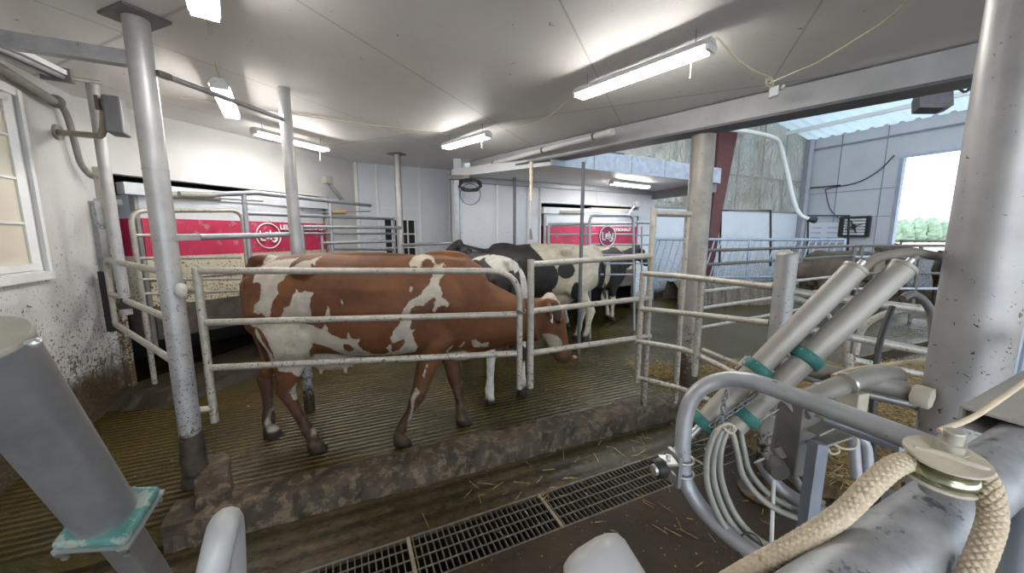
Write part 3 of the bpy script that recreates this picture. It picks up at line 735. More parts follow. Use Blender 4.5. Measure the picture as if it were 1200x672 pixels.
polys = [
 (c1([(170,195),(200,165),(240,150),(330,140),(430,132),(405,160),(400,185),(440,190),(500,150),(582,118),(560,150),(570,185),(520,200),(395,240),(380,270),(350,290),(352,330),(362,350),(325,400),(315,440),(330,510),(290,500),(265,470),(230,480),(205,470),(195,430),(225,410),(235,380),(232,300),(200,285),(160,295),(155,240)]), 1),
 (c1([(150,170),(170,120),(240,95),(300,60),(345,78),(270,85),(235,120),(235,150),(180,175)]), 1),
 (c1([(380,500),(400,470),(405,440),(440,425),(455,370),(480,325),(500,345),(540,335),(592,345),(575,380),(568,430),(582,480),(580,510),(400,515)]), 1),
 (c1([(665,510),(690,420),(706,470),(705,510)]), 1),
 (c2([(20,190),(-40,185),(-60,160),(120,150),(270,178),(310,200),(330,175),(345,190),(345,215),(400,240),(430,245),(440,205),(455,240),(495,240),(480,270),(500,300),(540,325),(600,330),(610,335),(400,345),(330,290),(262,268),(245,310),(240,350),(235,470),(228,510),(200,560),(170,540),(150,500),(190,440),(170,400),(110,395),(95,350),(70,250),(40,200)]), 1),
 (c2([(0,210),(0,190),(25,215),(60,290),(90,340),(80,365),(40,360),(15,290)]), 1),
 (c2([(405,285),(415,270),(440,272),(455,290),(450,310),(420,315),(408,300)]), -1),
 (c3([(-10,130),(20,118),(50,110),(100,118),(135,130),(152,168),(170,178),(215,163),(222,190),(205,180),(192,205),(218,235),(205,255),(185,265),(183,300),(205,345),(205,380),(255,420),(240,445),(200,430),(175,450),(155,475),(145,465),(165,395),(150,378),(120,400),(85,430),(40,425),(15,445),(0,490),(-20,560),(-25,600),(-30,520),(-50,520),(-60,500),(-30,440),(0,400),(30,380),(70,360),(90,320),(120,300),(140,240),(120,190),(70,190),(40,195),(20,180),(-10,190),(-20,160)]), 1),
 (c3([(60,190),(65,155),(85,138),(120,142),(148,175),(140,195),(100,200)]), -1),
 (c2([(640,265),(635,240),(650,200),(690,155),(730,155),(725,200),(745,200),(735,215),(740,250),(755,290),(740,320),(650,335),(590,330),(620,310),(610,285)]), 1),
 (c2([(630,300),(640,265),(690,245),(700,262),(670,300),(640,315)]), -1),
 (c2([(410,50),(418,58),(414,85),(408,75)]), 1), (c2([(718,0),(735,5),(728,28),(718,22)]), 1),
 (c2([(860,355),(900,345),(985,355),(990,375),(940,392),(880,385)]), 1), (c2([(1010,285),(1030,280),(1060,310),(1100,300),(1095,330),(1020,330)]), 1),
 (c2([(885,325),(915,295),(920,305),(895,335)]), 1), (c2([(945,320),(975,280),(978,295),(955,325)]), 1),
 # legs
 (c2([(775,430),(795,380),(803,375),(785,445)]), 1), (c2([(715,540),(745,490),(765,510),(740,545),(735,590),(725,660),(700,690),(705,640),(722,590)]), 1),
 (c2([(955,548),(965,545),(995,600),(980,605),(960,575)]), 1),
 (c4f([(185,220),(190,180),(215,185),(218,225),(205,240)]), 1), (c4f([(195,285),(210,280),(215,340),(200,400),(215,440),(250,480),(240,500),(195,480),(175,430),(200,350)]), 1),
 (c4([(355,390),(375,385),(388,405),(370,420)]), 1), (c4([(395,510),(420,455),(440,475),(480,555),(490,580),(450,575),(430,540),(405,540)]), 1),
 (c4([(310,260),(330,245),(358,250),(352,285),(335,298),(315,285)]), -1),
]
hn, hf, fn, ff = locg(374, 528), locg(322, 511), locg(474, 521), locg(546, 497)
ho_n = loc(336, 458, hn.y*0+2.52); ho_f = loc(313, 452, 2.80); kn_n = loc(489, 458, 2.63); kn_f = loc(534, 455, 2.97)
legs = dict(hind=[(-.18, (ho_n.x, ho_n.y, .47), (hn.x-.03, hn.y)), (.18, (ho_f.x, ho_f.y, .47), (hf.x-.03, hf.y))],
            front=[(-.17, (kn_n.x, kn_n.y, .37), (fn.x-.03, fn.y)), (.17, (kn_f.x, kn_f.y, .36), (ff.x-.03, ff.y))])
pl = loc(646, 349, 2.98); mzl = loc(667, 419, 2.98)
neck = [((1.40, 0, 1.06), .32, .23), ((1.60, .01, .98), .32, .19), ((1.80, .02, .92), .28, .15), ((2.00, .03, .90), .21, .12), ((2.15, .04, .90), .165, .105), ((pl.x-.02, pl.y, pl.z-.12), .13, .095)]
blobs = [((pl.x+.10, pl.y, pl.z-.02), (.11, .05, .22), 1), ((pl.x+.0, pl.y, pl.z+.02), (.10, .07, .05), 1), ((pl.x-.05, pl.y-.1, pl.z-.38), (.13, .09, .10), 1), ((mzl.x+.02, mzl.y, mzl.z+.12), (.03, .05, .10), 1), ((1.56, 0, .60), (.15, .12, .06), 1), ((.62, 0, .66), (.30, .2, .13), 1)]
print('brown', [tuple(round(c, 2) for c in v) for v in (hn, hf, fn, ff, ho_n, ho_f, kn_n, kn_f, pl, mzl)])
make_cow('dairy_cow', cow_brown, O, hdg, legs, neck, (pl-V((.03, 0, .02)), mzl), blobs, (polys, 0), .0105, True, True,
         tail=[(.12, 0, 1.41), (.05, 0, 1.38), (-.0, 0, 1.28), (-.012, 0, 1.1), (.01, -.01, .9), (.05, -.0, .72), (.07, .0, .58), (.08, .0, .50)],
         label='brown and white cow standing behind the front gate with its head lowered')
tg_ = [o for o in bpy.data.objects if o.name == 'dairy_cow'][0]
g = MB(); tq = mzl+V((.045, 0, .0)); g.sphere(tq, (.022, .018, .014), 8); obj('tongue', g, M_plain('pink_tongue', (.45, .17, .16), .4, 0, .1, 30, 0), tg_)
ear_m = M_plain('dark_brown_ear', (.035, .016, .011), .8, 0, .2, 40, .1)
for s_ in (-1, 1):
    e0 = pl+V((.0, s_*.10, -.02)); st_e = [(0, .020, .018), (.035, .034, .020), (.08, .044, .017), (.125, .036, .012), (.16, .012, .007)]
    ed_ = V((.12, s_*.42, -.9)).normalized(); fz_ = V((1, 0, .13)); fz_ = (fz_-ed_*fz_.dot(ed_)).normalized(); tx_ = ed_.cross(fz_); ev = []
    for t_, w_, h_ in st_e: ev += [e0+ed_*t_+fz_*w_*math.cos(2*PI*q/14)+tx_*h_*math.sin(2*PI*q/14) for q in range(14)]
    g = MB(); g.add(ev, [(i*14+q, i*14+(q+1)%14, (i+1)*14+(q+1)%14, (i+1)*14+q) for i in range(4) for q in range(14)]+[tuple(range(14))[::-1], tuple(range(56, 70))], True); obj('ear', g, ear_m, tg_)
# ---- black and white cow behind her, rump towards us
Bo = G(606, 470, 0)
make_cow('dairy_cow', cow_black, (.0, 3.26, 0), math.radians(109), dict(hind=[(-.17, (.18, -.16, .5), (.16, -.17)), (.17, (.16, .17, .5), (.10, .20))], front=STAND['front']), NECK_UP, HEAD_UP,
  [((.30, .0, 1.45), (.34, .16, .22), 1), ((.72, .16, 1.42), (.15, .14, .12), 1), ((.0, -.19, 1.2), (.22, .1, .42), 1), ((.2, -.2, .75), (.14, .1, .25), 1), ((.15, .17, .32), (.2, .12, .34), 1), ((1.3, .3, 1.0), (.35, .2, .3), 1), ((.18, -.17, .25), (.12, .06, .16), 1), ((.26, .25, 1.1), (.13, .10, .16), -1)],
  voxel=.016, scale=.95, label='black and white cow standing rump first behind the brown cow', eartag=True)
make_cow('dairy_cow', cow_cream, (1.30, 5.34, 0), math.radians(172), STAND, NECK_UP, HEAD_UP,
  [((.25, .0, 1.35), (.8, .45, .5), 1), ((.3, .2, .8), (.4, .3, .7), 1), ((.2, -.1, .4), (.4, .3, .5), 1), ((.02, .05, 1.05), (.10, .12, .2), -1), ((.5, .3, 1.1), (.12, .12, .12), -1), ((.35, .25, .75), (.08, .14, .2), -1), ((.04, -.16, 1.25), (.10, .12, .12), -1), ((.75, .3, 1.0), (.14, .2, .2), -1), ((.3, -.25, .75), (.12, .14, .2), -1)],
  voxel=.018, label='cream and black cow standing behind the second gate')
# ---- cow in the right robot stall, and three in the straw pen
make_cow('dairy_cow', cow_cream, (.62, 6.02, .05), math.atan2(wd.y, wd.x), STAND, NECK_UP, HEAD_UP,
  [((.35, 0, 1.48), (.6, .35, .14), 1), ((.9, 0, 1.47), (.5, .2, .08), 1), ((.55, -.3, 1.0), (.08, .2, .35), 1), ((1.1, -.3, .95), (.07, .2, .3), 1), ((.2, -.1, .4), (.3, .3, .35), 1), ((1.5, 0, .3), (.3, .3, .3), 1)],
  voxel=.020, scale=.9, label='black and cream cow inside the right milking robot stall')
make_cow('dairy_cow', cow_tan, (7.8, 7.7, 0), math.radians(176), STAND, NECK_LOW, HEAD_LOW, [((.2, 0, .9), (.3, .4, .5), 1)], voxel=.022, scale=.86,
  label='dusty tan cow seen side on in the pen below the wall fan')
make_cow('dairy_cow', cow_tan, (9.35, 9.2, 0), math.radians(234), STAND, NECK_UP, HEAD_UP, [((2.4, 0, 1.2), (.25, .12, .3), 1), ((.9, 0, 1.0), (.2, .5, .4), 1)], voxel=.022, scale=.92,
  label='pale faced tan cow looking over the pen rails under the open window')
make_cow('dairy_cow', cow_tan, (10.1, 8.5, 0), math.radians(232), STAND, NECK_LOW, HEAD_LOW, [((2.3, 0, .9), (.3, .3, .3), 1)], voxel=.022, scale=.88,
  label='dusty brown cow half hidden by the large foreground post')
# ================================================================ LAMPS
def fixture(name, A, B, label, cord=None, group='lit fluorescent strip lamps', zoff=0, wide=.115):
    """strip lamp from A to B under a ceiling"""
    A, B = V(A), V(B); d = (B-A).normalized(); s = V((-d.y, d.x, 0)); t = thing(name, label, 'lamp', (A+B)/2, group)
    h = MB(); prof = [(-wide/2, -.014), (-wide/2+.002, -.018), (-.03, .0), (.03, .0), (wide/2-.002, -.018), (wide/2, -.014), (.03, .026), (-.03, .026)]
    n = len(prof); vs = [P+s*a+V((0,0,b)) for P in (A, B) for a, b in prof]
    h.add(vs, [(i, (i+1)%n, (i+1)%n+n, i+n) for i in range(n)]+[tuple(range(n))[::-1], tuple(range(n, 2*n))]); obj('housing', h, whitepaint, t)
    for k in (-1, 1):
        b = MB(); b.tube([A+d*.04+s*k*.034+V((0,0,-.026)), B-d*.04+s*k*.034+V((0,0,-.026))], .019, 10); obj('fluorescent_tube', b, tube_m, t)
    for P, q in ((A, 1), (B, -1)):
        b = MB(); b.box(P+d*q*.015+V((0,0,-.02)), (.02, wide*.86, .042), d, s, (0,0,1)); obj('end_cap', b, whitepaint, t)
    if cord:
        b = MB(); P = A if cord[0] == 'A' else B; P = P+d*(.12 if cord[0] == 'A' else -.12); b.tube([P+V((0,0,-.04)), P+V((.0,0,-.04-cord[1]))], .003, 6)
        b.sphere(P+V((0,0,-.05-cord[1])), .006, 6); obj('pull_cord', b, cordm, t)
    for P in (A+d*.1, B-d*.1):
        b = MB(); b.tube([P+V((0,0,.03)), P+V((0,0,max(.04, ZC-P.z+zoff)))], .004, 6); obj('hanger', b, steel_far, t)
    return t
zl = 2.67
def gl(px, py, z=zl): return G(px, py, z)
def L4(px0, py0, px1, py1, L=1.22, z=zl):
    a, b = gl(px0, py0, z), gl(px1, py1, z); d = (b-a).normalized(); c = (a+b)/2; return c-d*L/2, c+d*L/2
a, b = gl(676, 110), gl(836, 50); fixture('strip_lamp', a, b, 'lit double tube strip lamp nearest the steel beam', ('B', .10))
a, b = gl(521, 171), gl(573, 156); fixture('strip_lamp', a, b, 'lit short looking strip lamp in the middle of the ceiling', ('B', .08))
a, b = gl(296, 152), gl(384, 174); fixture('strip_lamp', a, b, 'lit strip lamp above the left milking robot', ('B', .12))
a, b = gl(256, 96), gl(272, 134); fixture('strip_lamp', a, b, 'lit strip lamp seen end on, hanging cable above it', wide=.125)
a, b = gl(226, -70), gl(240, 14); fixture('strip_lamp', a, b, 'strip lamp cut by the top edge of the photograph', wide=.125)
fixture('strip_lamp', (.2, -1.3, zl), (1.0, -2.2, zl), 'lit strip lamp added unseen behind the viewer to brighten the foreground')  # extra unseen lamp, added to lift the light on the foreground
pa, pb = G(716, 213, 2.46), G(760, 218, 2.46); fixture('strip_lamp', pa, pb, 'lit strip lamp under the lower ceiling by the right robot', zoff=-.28)
# dead lamp on the left, high on the wall
t = thing('strip_lamp', 'unlit silver strip lamp high along the left wall', 'lamp', T(30, 70, 2.6))
pa, pb = D(-60, 25, 1.75), D(66, 84, 2.62)
d = (pb-pa).normalized()
g = MB(); g.bar(pa, pb, .11, .03); obj('housing', g, whitepaint, t)
for k in (-1, 1):
    sdv = d.cross(V((0,0,1))).normalized(); g = MB(); g.tube([pa+sdv*k*.03-V((0,0,.03)), pb+sdv*k*.03-V((0,0,.03))], .015, 10); obj('fluorescent_tube', g, steel, t)
g = MB(); g.box(pb-V((0,0,.015)), (.05, .14, .09), d, sdv, (0,0,1)); obj('end_cap', g, boxgrey, t)

# ================================================================ BEAM AND POSTS
bt = thing('steel_beam', 'long grey steel beam running under the ceiling edge', 'beam', beamA+V((0,0,2.6)))
g = MB(); g.bar(beamA+V((0,0,2.66)), beamB+V((0,0,2.66)), .16, .21); obj('web', g, M_plain('grey_beam_steel', (.42, .42, .42), .5, .2, .12, 5, .06, spots=(16, .68, (.12, .10, .09))), bt)
g = MB(); g.bar(beamA+V((0,0,2.565)), beamB+V((0,0,2.565)), .24, .022); obj('flange', g, M_plain('dark_beam_flange', (.12, .12, .13), .5, .3, .2, 8, .05), bt)
def post(name, px0, py0, r, z0=0, z1=ZC, base=None, label='', plate=True, mat=None, xy=None, zt=None, n=28, lean=(0, 0)):
    p = V(xy) if xy else G(px0, py0, z0).xy; t = thing(name, label, 'post', (p.x, p.y, z0))
    g = MB(); g.tube([(p.x, p.y, z0-.01), (p.x+lean[0], p.y+lean[1], z1)], r, n); obj('shaft', g, mat or post_m, t)
    if plate: g = MB(); g.box((p.x+lean[0], p.y+lean[1], z1-.008), (r*4.2, r*3.6, .014), (.93, -.37, 0), (.37, .93, 0)); obj('top_plate', g, M_plain('dark_top_plate', (.16, .155, .15), .5, .3, .1, 9, 0), t)
    return t, p
tp, P1 = post('ceiling_post', 225, 566, .058, -.0, 2.78, label='tall round steel post nearest on the left, muddy foot, square plate on top', xy=(-2.055, 2.18))
g = MB(); g.tube([(P1.x, P1.y, 1.0), (P1.x, P1.y, 1.008)], .0605, 28); g.tube([(P1.x, P1.y, 1.555), (P1.x, P1.y, 1.575)], .061, 28); g.tube([(P1.x, P1.y, 1.965), (P1.x, P1.y, 1.972)], .0605, 28); obj('clamp_band', g, steel, tp)
g = MB()
rr = random.Random(4)
prof = [(0, .075), (.1, .078), (.25, .072), (.36, .066), (.44, .060)]
g.tube([(P1.x+rr.uniform(-.004,.004), P1.y+rr.uniform(-.004,.004), -.01+.03*i) for i in range(13)], [.074-.0012*i+rr.uniform(-.003, .003) for i in range(12)]+[.0585], 20); obj('mud_crust', g, M_plain('dark_mud_crust', (.045, .032, .02), .6, 0, .5, 20, .8, bscale=40), tp)
P2 = D(332, 104, 3.165); post('ceiling_post', 0, 0, .046, 0, ZC, label='plain round post behind the brown cow', plate=False, xy=(P2.x, P2.y))
P2 = V((P2.x, P2.y))
P4 = D(465, 181, 5.6); post('ceiling_post', 0, 0, .05, 0, ZC, label='thin round post with a top plate before the pale back wall', xy=(P4.x, P4.y)); P4 = V((P4.x, P4.y))
P5 = G(803, 452, 0); t5, P5 = post('ceiling_post', 0, 0, .108, 0, 2.56, label='thick round column under the steel beam', plate=False, mat=column_m, xy=(P5.x+.01, P5.y))
for i, (px, Y, z1, lab) in enumerate(((682, 4.75, 2.5, 'slim dark grey post in front of the right robot'), (603, 6.0, 2.5, 'slim grey post by the pale wall left of the right robot'))):
    q = D(px, 260, Y); post('slim_post', 0, 0, .024, 0, z1, label=lab, plate=False, xy=(q.x, q.y), mat=slim_m, n=12)
q = D(536, 240, 5.86); t = thing('door_post', 'galvanised square post at the left end of the sliding track', 'post', (q.x, q.y, 0))
g = MB(); g.bar((q.x, q.y, 0), (q.x, q.y, 2.45), .07, .07); obj('shaft', g, steel_far, t)
g = MB(); g.box((q.x+.05, q.y-.05, 2.47), (.32, .10, .06)); obj('bracket', g, darksteel, t)
# big near post on the right
q = T(1139, 400, .97); PR = V((q.x, q.y))
tr_, _ = post('ceiling_post', 0, 0, .074, -.1, ZC, label='very large round galvanised post close on the right', plate=False, xy=(PR.x, PR.y), n=48)
g = MB(); q2 = PR+V((.13, .03))
for k in range(4): g.tube([(q2.x+.028*k, q2.y, -.11), (q2.x+.028*k, q2.y, 2.4)], .013, 10)
tag(obj('ribbed_conduit', g, bluerail), 'blue grey ribbed conduit behind the very large post', 'conduit')
# beam on the left joining the tall post
g = MB(); a = V((P1.x-.05, P1.y, 2.56)); b = V((-2.95, 1.83, 2.58)); g.bar(a, b, .06, .075); 
tag(obj('tie_beam', g, steel), 'grey rectangular tie from the left wall to the tall post', 'beam')
t = thing('tie_rod', 'slim grey rod between the two round posts on the left', 'rod', (P1.x, P1.y, 2.5))
a = V((P1.x+.06, P1.y+.02, 2.50)); b = V((P2.x, P2.y, 2.53)); d = (b-a).normalized()
g = MB(); g.tube([a, b], .016, 10); obj('rod', g, steel, t)
g = MB(); g.bar(a-d*.0, a+d*.07, .035, .03); obj('clamp', g, darksteel, t); g = MB(); g.bar(b-d*.05, b+d*.03, .05, .07); obj('clamp', g, steel, t)

# ================================================================ GATES AND RAILS
def pipework(name, label, cat, parts, group=None, mat=None, base=None):
    """parts: (part name, points, radius[, fillet radius[, material]])"""
    p0 = V(parts[0][1][0]); t = thing(name, label, cat, (p0.x, p0.y, 0) if base is None else base, group)
    for q in parts:
        nm, pts, r = q[:3]; rad = q[3] if len(q) > 3 and q[3] else 0; mt = q[4] if len(q) > 4 else (mat or rail)
        g = MB(); pts = [V(p) for p in pts]; g.tube(fillet(pts, rad) if rad else pts, r, 12); obj(nm, g, mt, t)
    return t
R1 = .0215
yl, yr = 2.27, 2.50
U = lambda px, py, Y: D(px, py, Y)
a0, a1 = U(236, 320, yl), U(247, 496, yl)
L = V((a0.x*.5+a1.x*.5, yl, 0)); x_r = U(609, 368, yr).x
top = V((L.x, yl, a0.z)); 
def lv(x, z, Y): return V((x, Y, z))
zt, zm, zb = 1.376, 1.045, .745
pipework('hinged_gate', 'galvanised three rail gate with a rounded corner in front of the brown cow', 'gate', [
  ('hinge_upright', [lv(L.x, .37, yl), lv(L.x, 1.395, yl)], .024),
  ('top_rail', [lv(L.x+.02, zt, yl), lv(x_r, 1.352, yr), lv(x_r, .50, yr)], R1, .21),
  ('rail', [lv(L.x+.02, zm, yl), lv(x_r-.02, 1.048, yr)], R1), ('rail', [lv(L.x+.02, zb, yl), lv(x_r-.02, .765, yr)], R1),
  ('hinge', [lv(L.x-.06, 1.26, yl-.02), lv(L.x, 1.26, yl)], .02), ('hinge', [lv(L.x-.08, .47, yl-.04), lv(L.x, .47, yl)], .02)], mat=rail)
yb = 3.0; xg = U(622, 350, yr+.02).x; xr2 = U(763, 330, yb).x
def on2(px, py):    # point of the second gate's plane
    d = ray(px, py); # plane through (xg,2.52) and (xr2,3.0)
    n2 = V((-(yb-2.52), xr2-xg, 0)); k = (V((xg, 2.52, CH))-V((0,0,CH))).dot(n2)/d.dot(n2); return V((0,0,CH))+d*k
pipework('hinged_gate', 'galvanised gate beside the rounded gate, before the black and white cows', 'gate', [
  ('latch_upright', [lv(xg, .50, 2.52), lv(xg, 1.43, 2.52)], .024), ('top_rail', [on2(620, 310), on2(764, 300)], R1),
  ('rail', [on2(622, 365), on2(762, 349)], R1), ('rail', [on2(622, 414), on2(762, 394)], R1),
  ('far_upright', [on2(757, 425), on2(764, 290)], .02)], mat=rail)
g = MB(); c = lv(x_r+.01, 1.065, 2.47)
for k in range(2): g.tube([c+V((.028*math.cos(a), .028*math.sin(a), .006*k*math.sin(2*a)+.012*k)) for a in [2*PI*q/16 for q in range(17)]], .006, 6)
tag(obj('chain_latch', g, darksteel), 'rusty chain loop tying the first two gates together', 'chain')
# inverted U walk-through frame
fl, fr_ = U(766, 250, 3.02), U(806, 250, 3.22)
pipework('walkway_frame', 'square topped galvanised frame beside the thick column', 'frame', [
  ('upright', [V((fl.x, fl.y, .12)), V((fl.x, fl.y, fl.z+.04))], .025), ('upright', [V((fr_.x, fr_.y, .05)), V((fr_.x, fr_.y, fl.z))], .022),
  ('top_bar', [V((fl.x-.01, fl.y, fl.z)), V((fr_.x+.02, fr_.y, fl.z))], .026)], mat=rail)
# third gate, bending towards the stub post
SP = V((1.67, 2.22))
g3a = U(750, 380, 2.93); 
def gz(px, py, Y): return U(px, py, Y)
pipework('angled_gate', 'bent galvanised rails from the column to the capped stub post', 'gate', [
  ('upright', [V((g3a.x, 2.93, .37)), V((g3a.x, 2.93, 1.30))], .022), ('upright', [gz(825, 290, 2.62)-V((0,0,0)), V((gz(825, 290, 2.62).x, 2.62, .55))], .022),
  ('top_rail', [V((g3a.x, 2.93, 1.29)), gz(800, 324, 2.70), V((SP.x-.04, SP.y+.04, 1.275))], R1, .1),
  ('rail', [gz(750, 362, 2.93), gz(800, 367, 2.70), V((SP.x-.04, SP.y+.04, 1.045))], R1, .1),
  ('rail', [gz(745, 400, 2.93), gz(805, 410, 2.70), gz(862, 438, 2.4), gz(905, 462, 2.2)], R1, .1),
  ('rail', [gz(747, 443, 2.93), gz(800, 456, 2.72), gz(900, 500, 2.3)], R1, .1),
  ('brace', [gz(823, 410, 2.6), gz(900, 441, 2.3)], .016)], mat=rail)
t, _ = post('stub_post', 0, 0, .056, -.1, 1.48, label='short capped steel post on a base plate beside the grating end', plate=False, xy=(SP.x, SP.y))
g = MB(); g.lathe((SP.x, SP.y, -.105), (0,0,1), [(0, .14), (.012, .14)], 24); obj('base_plate', g, mud_m, t)
g = MB(); g.lathe((SP.x, SP.y, 1.475), (0,0,1), [(0, .060), (.012, .060), (.018, .05)], 24); obj('cap', g, rail, t)
for a in range(3):
    g = MB(); g.sphere((SP.x+.045*math.cos(a*2+.5), SP.y+.045*math.sin(a*2+.5), 1.495), .008, 6); obj('bolt', g, zinc, t)
# pen rails right of the stub post
def pr(px, py, Y): return U(px, py, Y)
pipework('pen_rails', 'grey pen rails right of the stub post, over the straw', 'railing', [
  ('top_rail', [pr(925, 341, 2.2), pr(960, 347, 2.15), pr(1105, 366, 2.0)], .024), ('rail', [pr(925, 348, 2.25), pr(955, 358, 2.3), pr(975, 375, 2.4), pr(978, 405, 2.4)], .02, .1),
  ('rail', [pr(925, 383, 2.2), pr(985, 393, 2.15), pr(1110, 417, 2.0)], .024),
  ('rail', [pr(1000, 422, 2.5), pr(1110, 446, 2.4)], .022), ('curved_rail', [pr(1002, 415, 2.4), pr(1010, 380, 2.4), pr(1050, 362, 2.3), pr(1110, 369, 2.2)], .02, .25),
  ('upright', [pr(992, 395, 2.45), pr(994, 432, 2.45)], .03)], mat=rail)
pipework('black_drop_bar', 'slim black bar standing in the straw beside the hoses', 'bar', [('bar', [T(1046, 360, 1.9), T(1030, 400, 1.85), T(1022, 480, 1.8), T(1024, 560, 1.8), V((T(1024, 560, 1.8).x, T(1024, 560, 1.8).y, -.01))], .014, .1)], mat=blacksteel)
# dark pen fence running away behind the column
fA, fB = V((U(822, 320, 4.6).x, 4.6, 0)), V((U(1000, 300, 6.6).x, 6.6, 0)); fC = V((9.5, 6.6, 0))
def fence_rail(z, r=.022, A=fA, B=fB): return [A+V((0,0,z)), B+V((0,0,z))]
prt = [('upright', [fA, fA+V((0,0,1.45))], .032, 0, rail)]
for z in (1.40, 1.22, .88, .66, .40): prt.append(('rail', fence_rail(z), .022, 0, rail if z < 1 else darksteel))
m_ = (fA+fB)/2; prt += [('upright', [m_, m_+V((0,0,1.4))], .022, 0, darksteel), ('upright', [fB, fB+V((0,0,1.42))], .03, 0, darksteel)]
pipework('pen_fence', 'five rail fence running back from behind the thick column', 'fence', prt, mat=darksteel)
prt = [('rail', [fB+V((0,0,z)), fC+V((0,0,z))], .024, 0, bluerail if z in (1.20, .62) else darksteel) for z in (1.40, 1.20, .9, .62)]
prt += [('upright', [fB.lerp(fC, k), fB.lerp(fC, k)+V((0,0,1.42))], .03, 0, darksteel) for k in (.04, .36, .68, .98)]
pipework('pen_fence', 'dark rail fence in front of the tan cows', 'fence', prt, mat=darksteel)
# slanted bar feed fence
y0 = 9.0; xa, xb = U(768, 280, y0).x, U(990, 281, y0).x
prt = [('top_rail', [V((xa, y0, 1.49)), V((xb, y0, 1.47))], .035), ('bottom_rail', [V((xa, y0, .55)), V((xb, y0, .55))], .03)]
n_b = 27
for k in range(n_b):
    x = xa+.12+(xb-xa-.3)*k/(n_b-1); prt.append(('slanted_bar', [V((x-.22, y0, .55)), V((x, y0, 1.47))], .016))
for x in (xa, (xa+xb)/2, xb): prt.append(('upright', [V((x, y0, 0)), V((x, y0, 1.5))], .035))
pipework('feed_fence', 'pale blue feed fence of slanted bars before the far white wall', 'fence', prt, mat=bluerail)
g = MB(); N = 60
for i in range(N):
    pass
rows = []
for i in range(N+1):
    x = xa+.3+(xb-xa)*.5*i/N; q = random.Random(i+50); j = lambda a: (q.random()-.5)*a
    rows.append([V((x, y0-.75+j(.1), 0)), V((x, y0-.7+j(.1), .38+j(.06))), V((x, y0-.45+j(.1), .5+j(.08))), V((x, y0-.1, .45+j(.05))), V((x, y0+.1, 0))])
g.add([v for r in rows for v in r], [(i*5+k, (i+1)*5+k, (i+1)*5+k+1, i*5+k+1) for i in range(N) for k in range(4)])
o = obj('feed_heap', g, M_plain('old_hay', (.16, .14, .11), .95, 0, .5, 30, .9, bscale=30)); tag(o, 'dull brown hay heaped along the slanted bar fence', 'hay', kind='stuff')
# black door frames on the far wall
for pts, lab, Y in (([(843, 312), (845, 247), (903, 247), (903, 312)], 'thin black frame on the white far wall', 9.6), ([(946, 300), (947, 253), (995, 253), (993, 300)], 'thin black frame around the grey wall door', 10.6)):
    w = [U(x, y, Y) for x, y in pts]; g = MB(); g.tube(w, .03, 8); tag(obj('doorway_railing', g, blacksteel), lab, 'frame')
# curved gate from the left wall to the tall post
lp = V((-3.62, 3.25, 0)); rp = V((P1.x-.04, P1.y+.03, 0))
def lg(s, z): p = lp.lerp(rp, s); return V((p.x, p.y, z))
pipework('corner_gate', 'three rail gate with a bent corner between the left wall and the tall post', 'gate', [
  ('frame_rail', [lg(.0, .80), lg(0, 1.38), lg(1, 1.37)], .023, .16), ('rail', [lg(.02, 1.07), lg(1, 1.07)], .022), ('rail', [lg(.02, .79), lg(1, .785)], .022)], mat=rail)
g = MB(); g.box(lp+V((-.03, .0, 1.0)), (.06, .05, .55), (1,0,0), (0,1,0)); tag(obj('hinge_strip', g, blacksteel), 'black hinge strip on the left wall corner', 'hinge')
q = lg(.30, 0); t, P3 = post('ceiling_post', 0, 0, .036, .96, 2.74, label='slim round post ending above the corner gate on the left', plate=False, xy=(q.x, q.y-.0))
g = MB(); g.lathe((P3.x, P3.y, 1.0), (0,0,1), [(0, .045), (.05, .055), (.09, .045)], 14); obj('collar', g, mud_m, t)
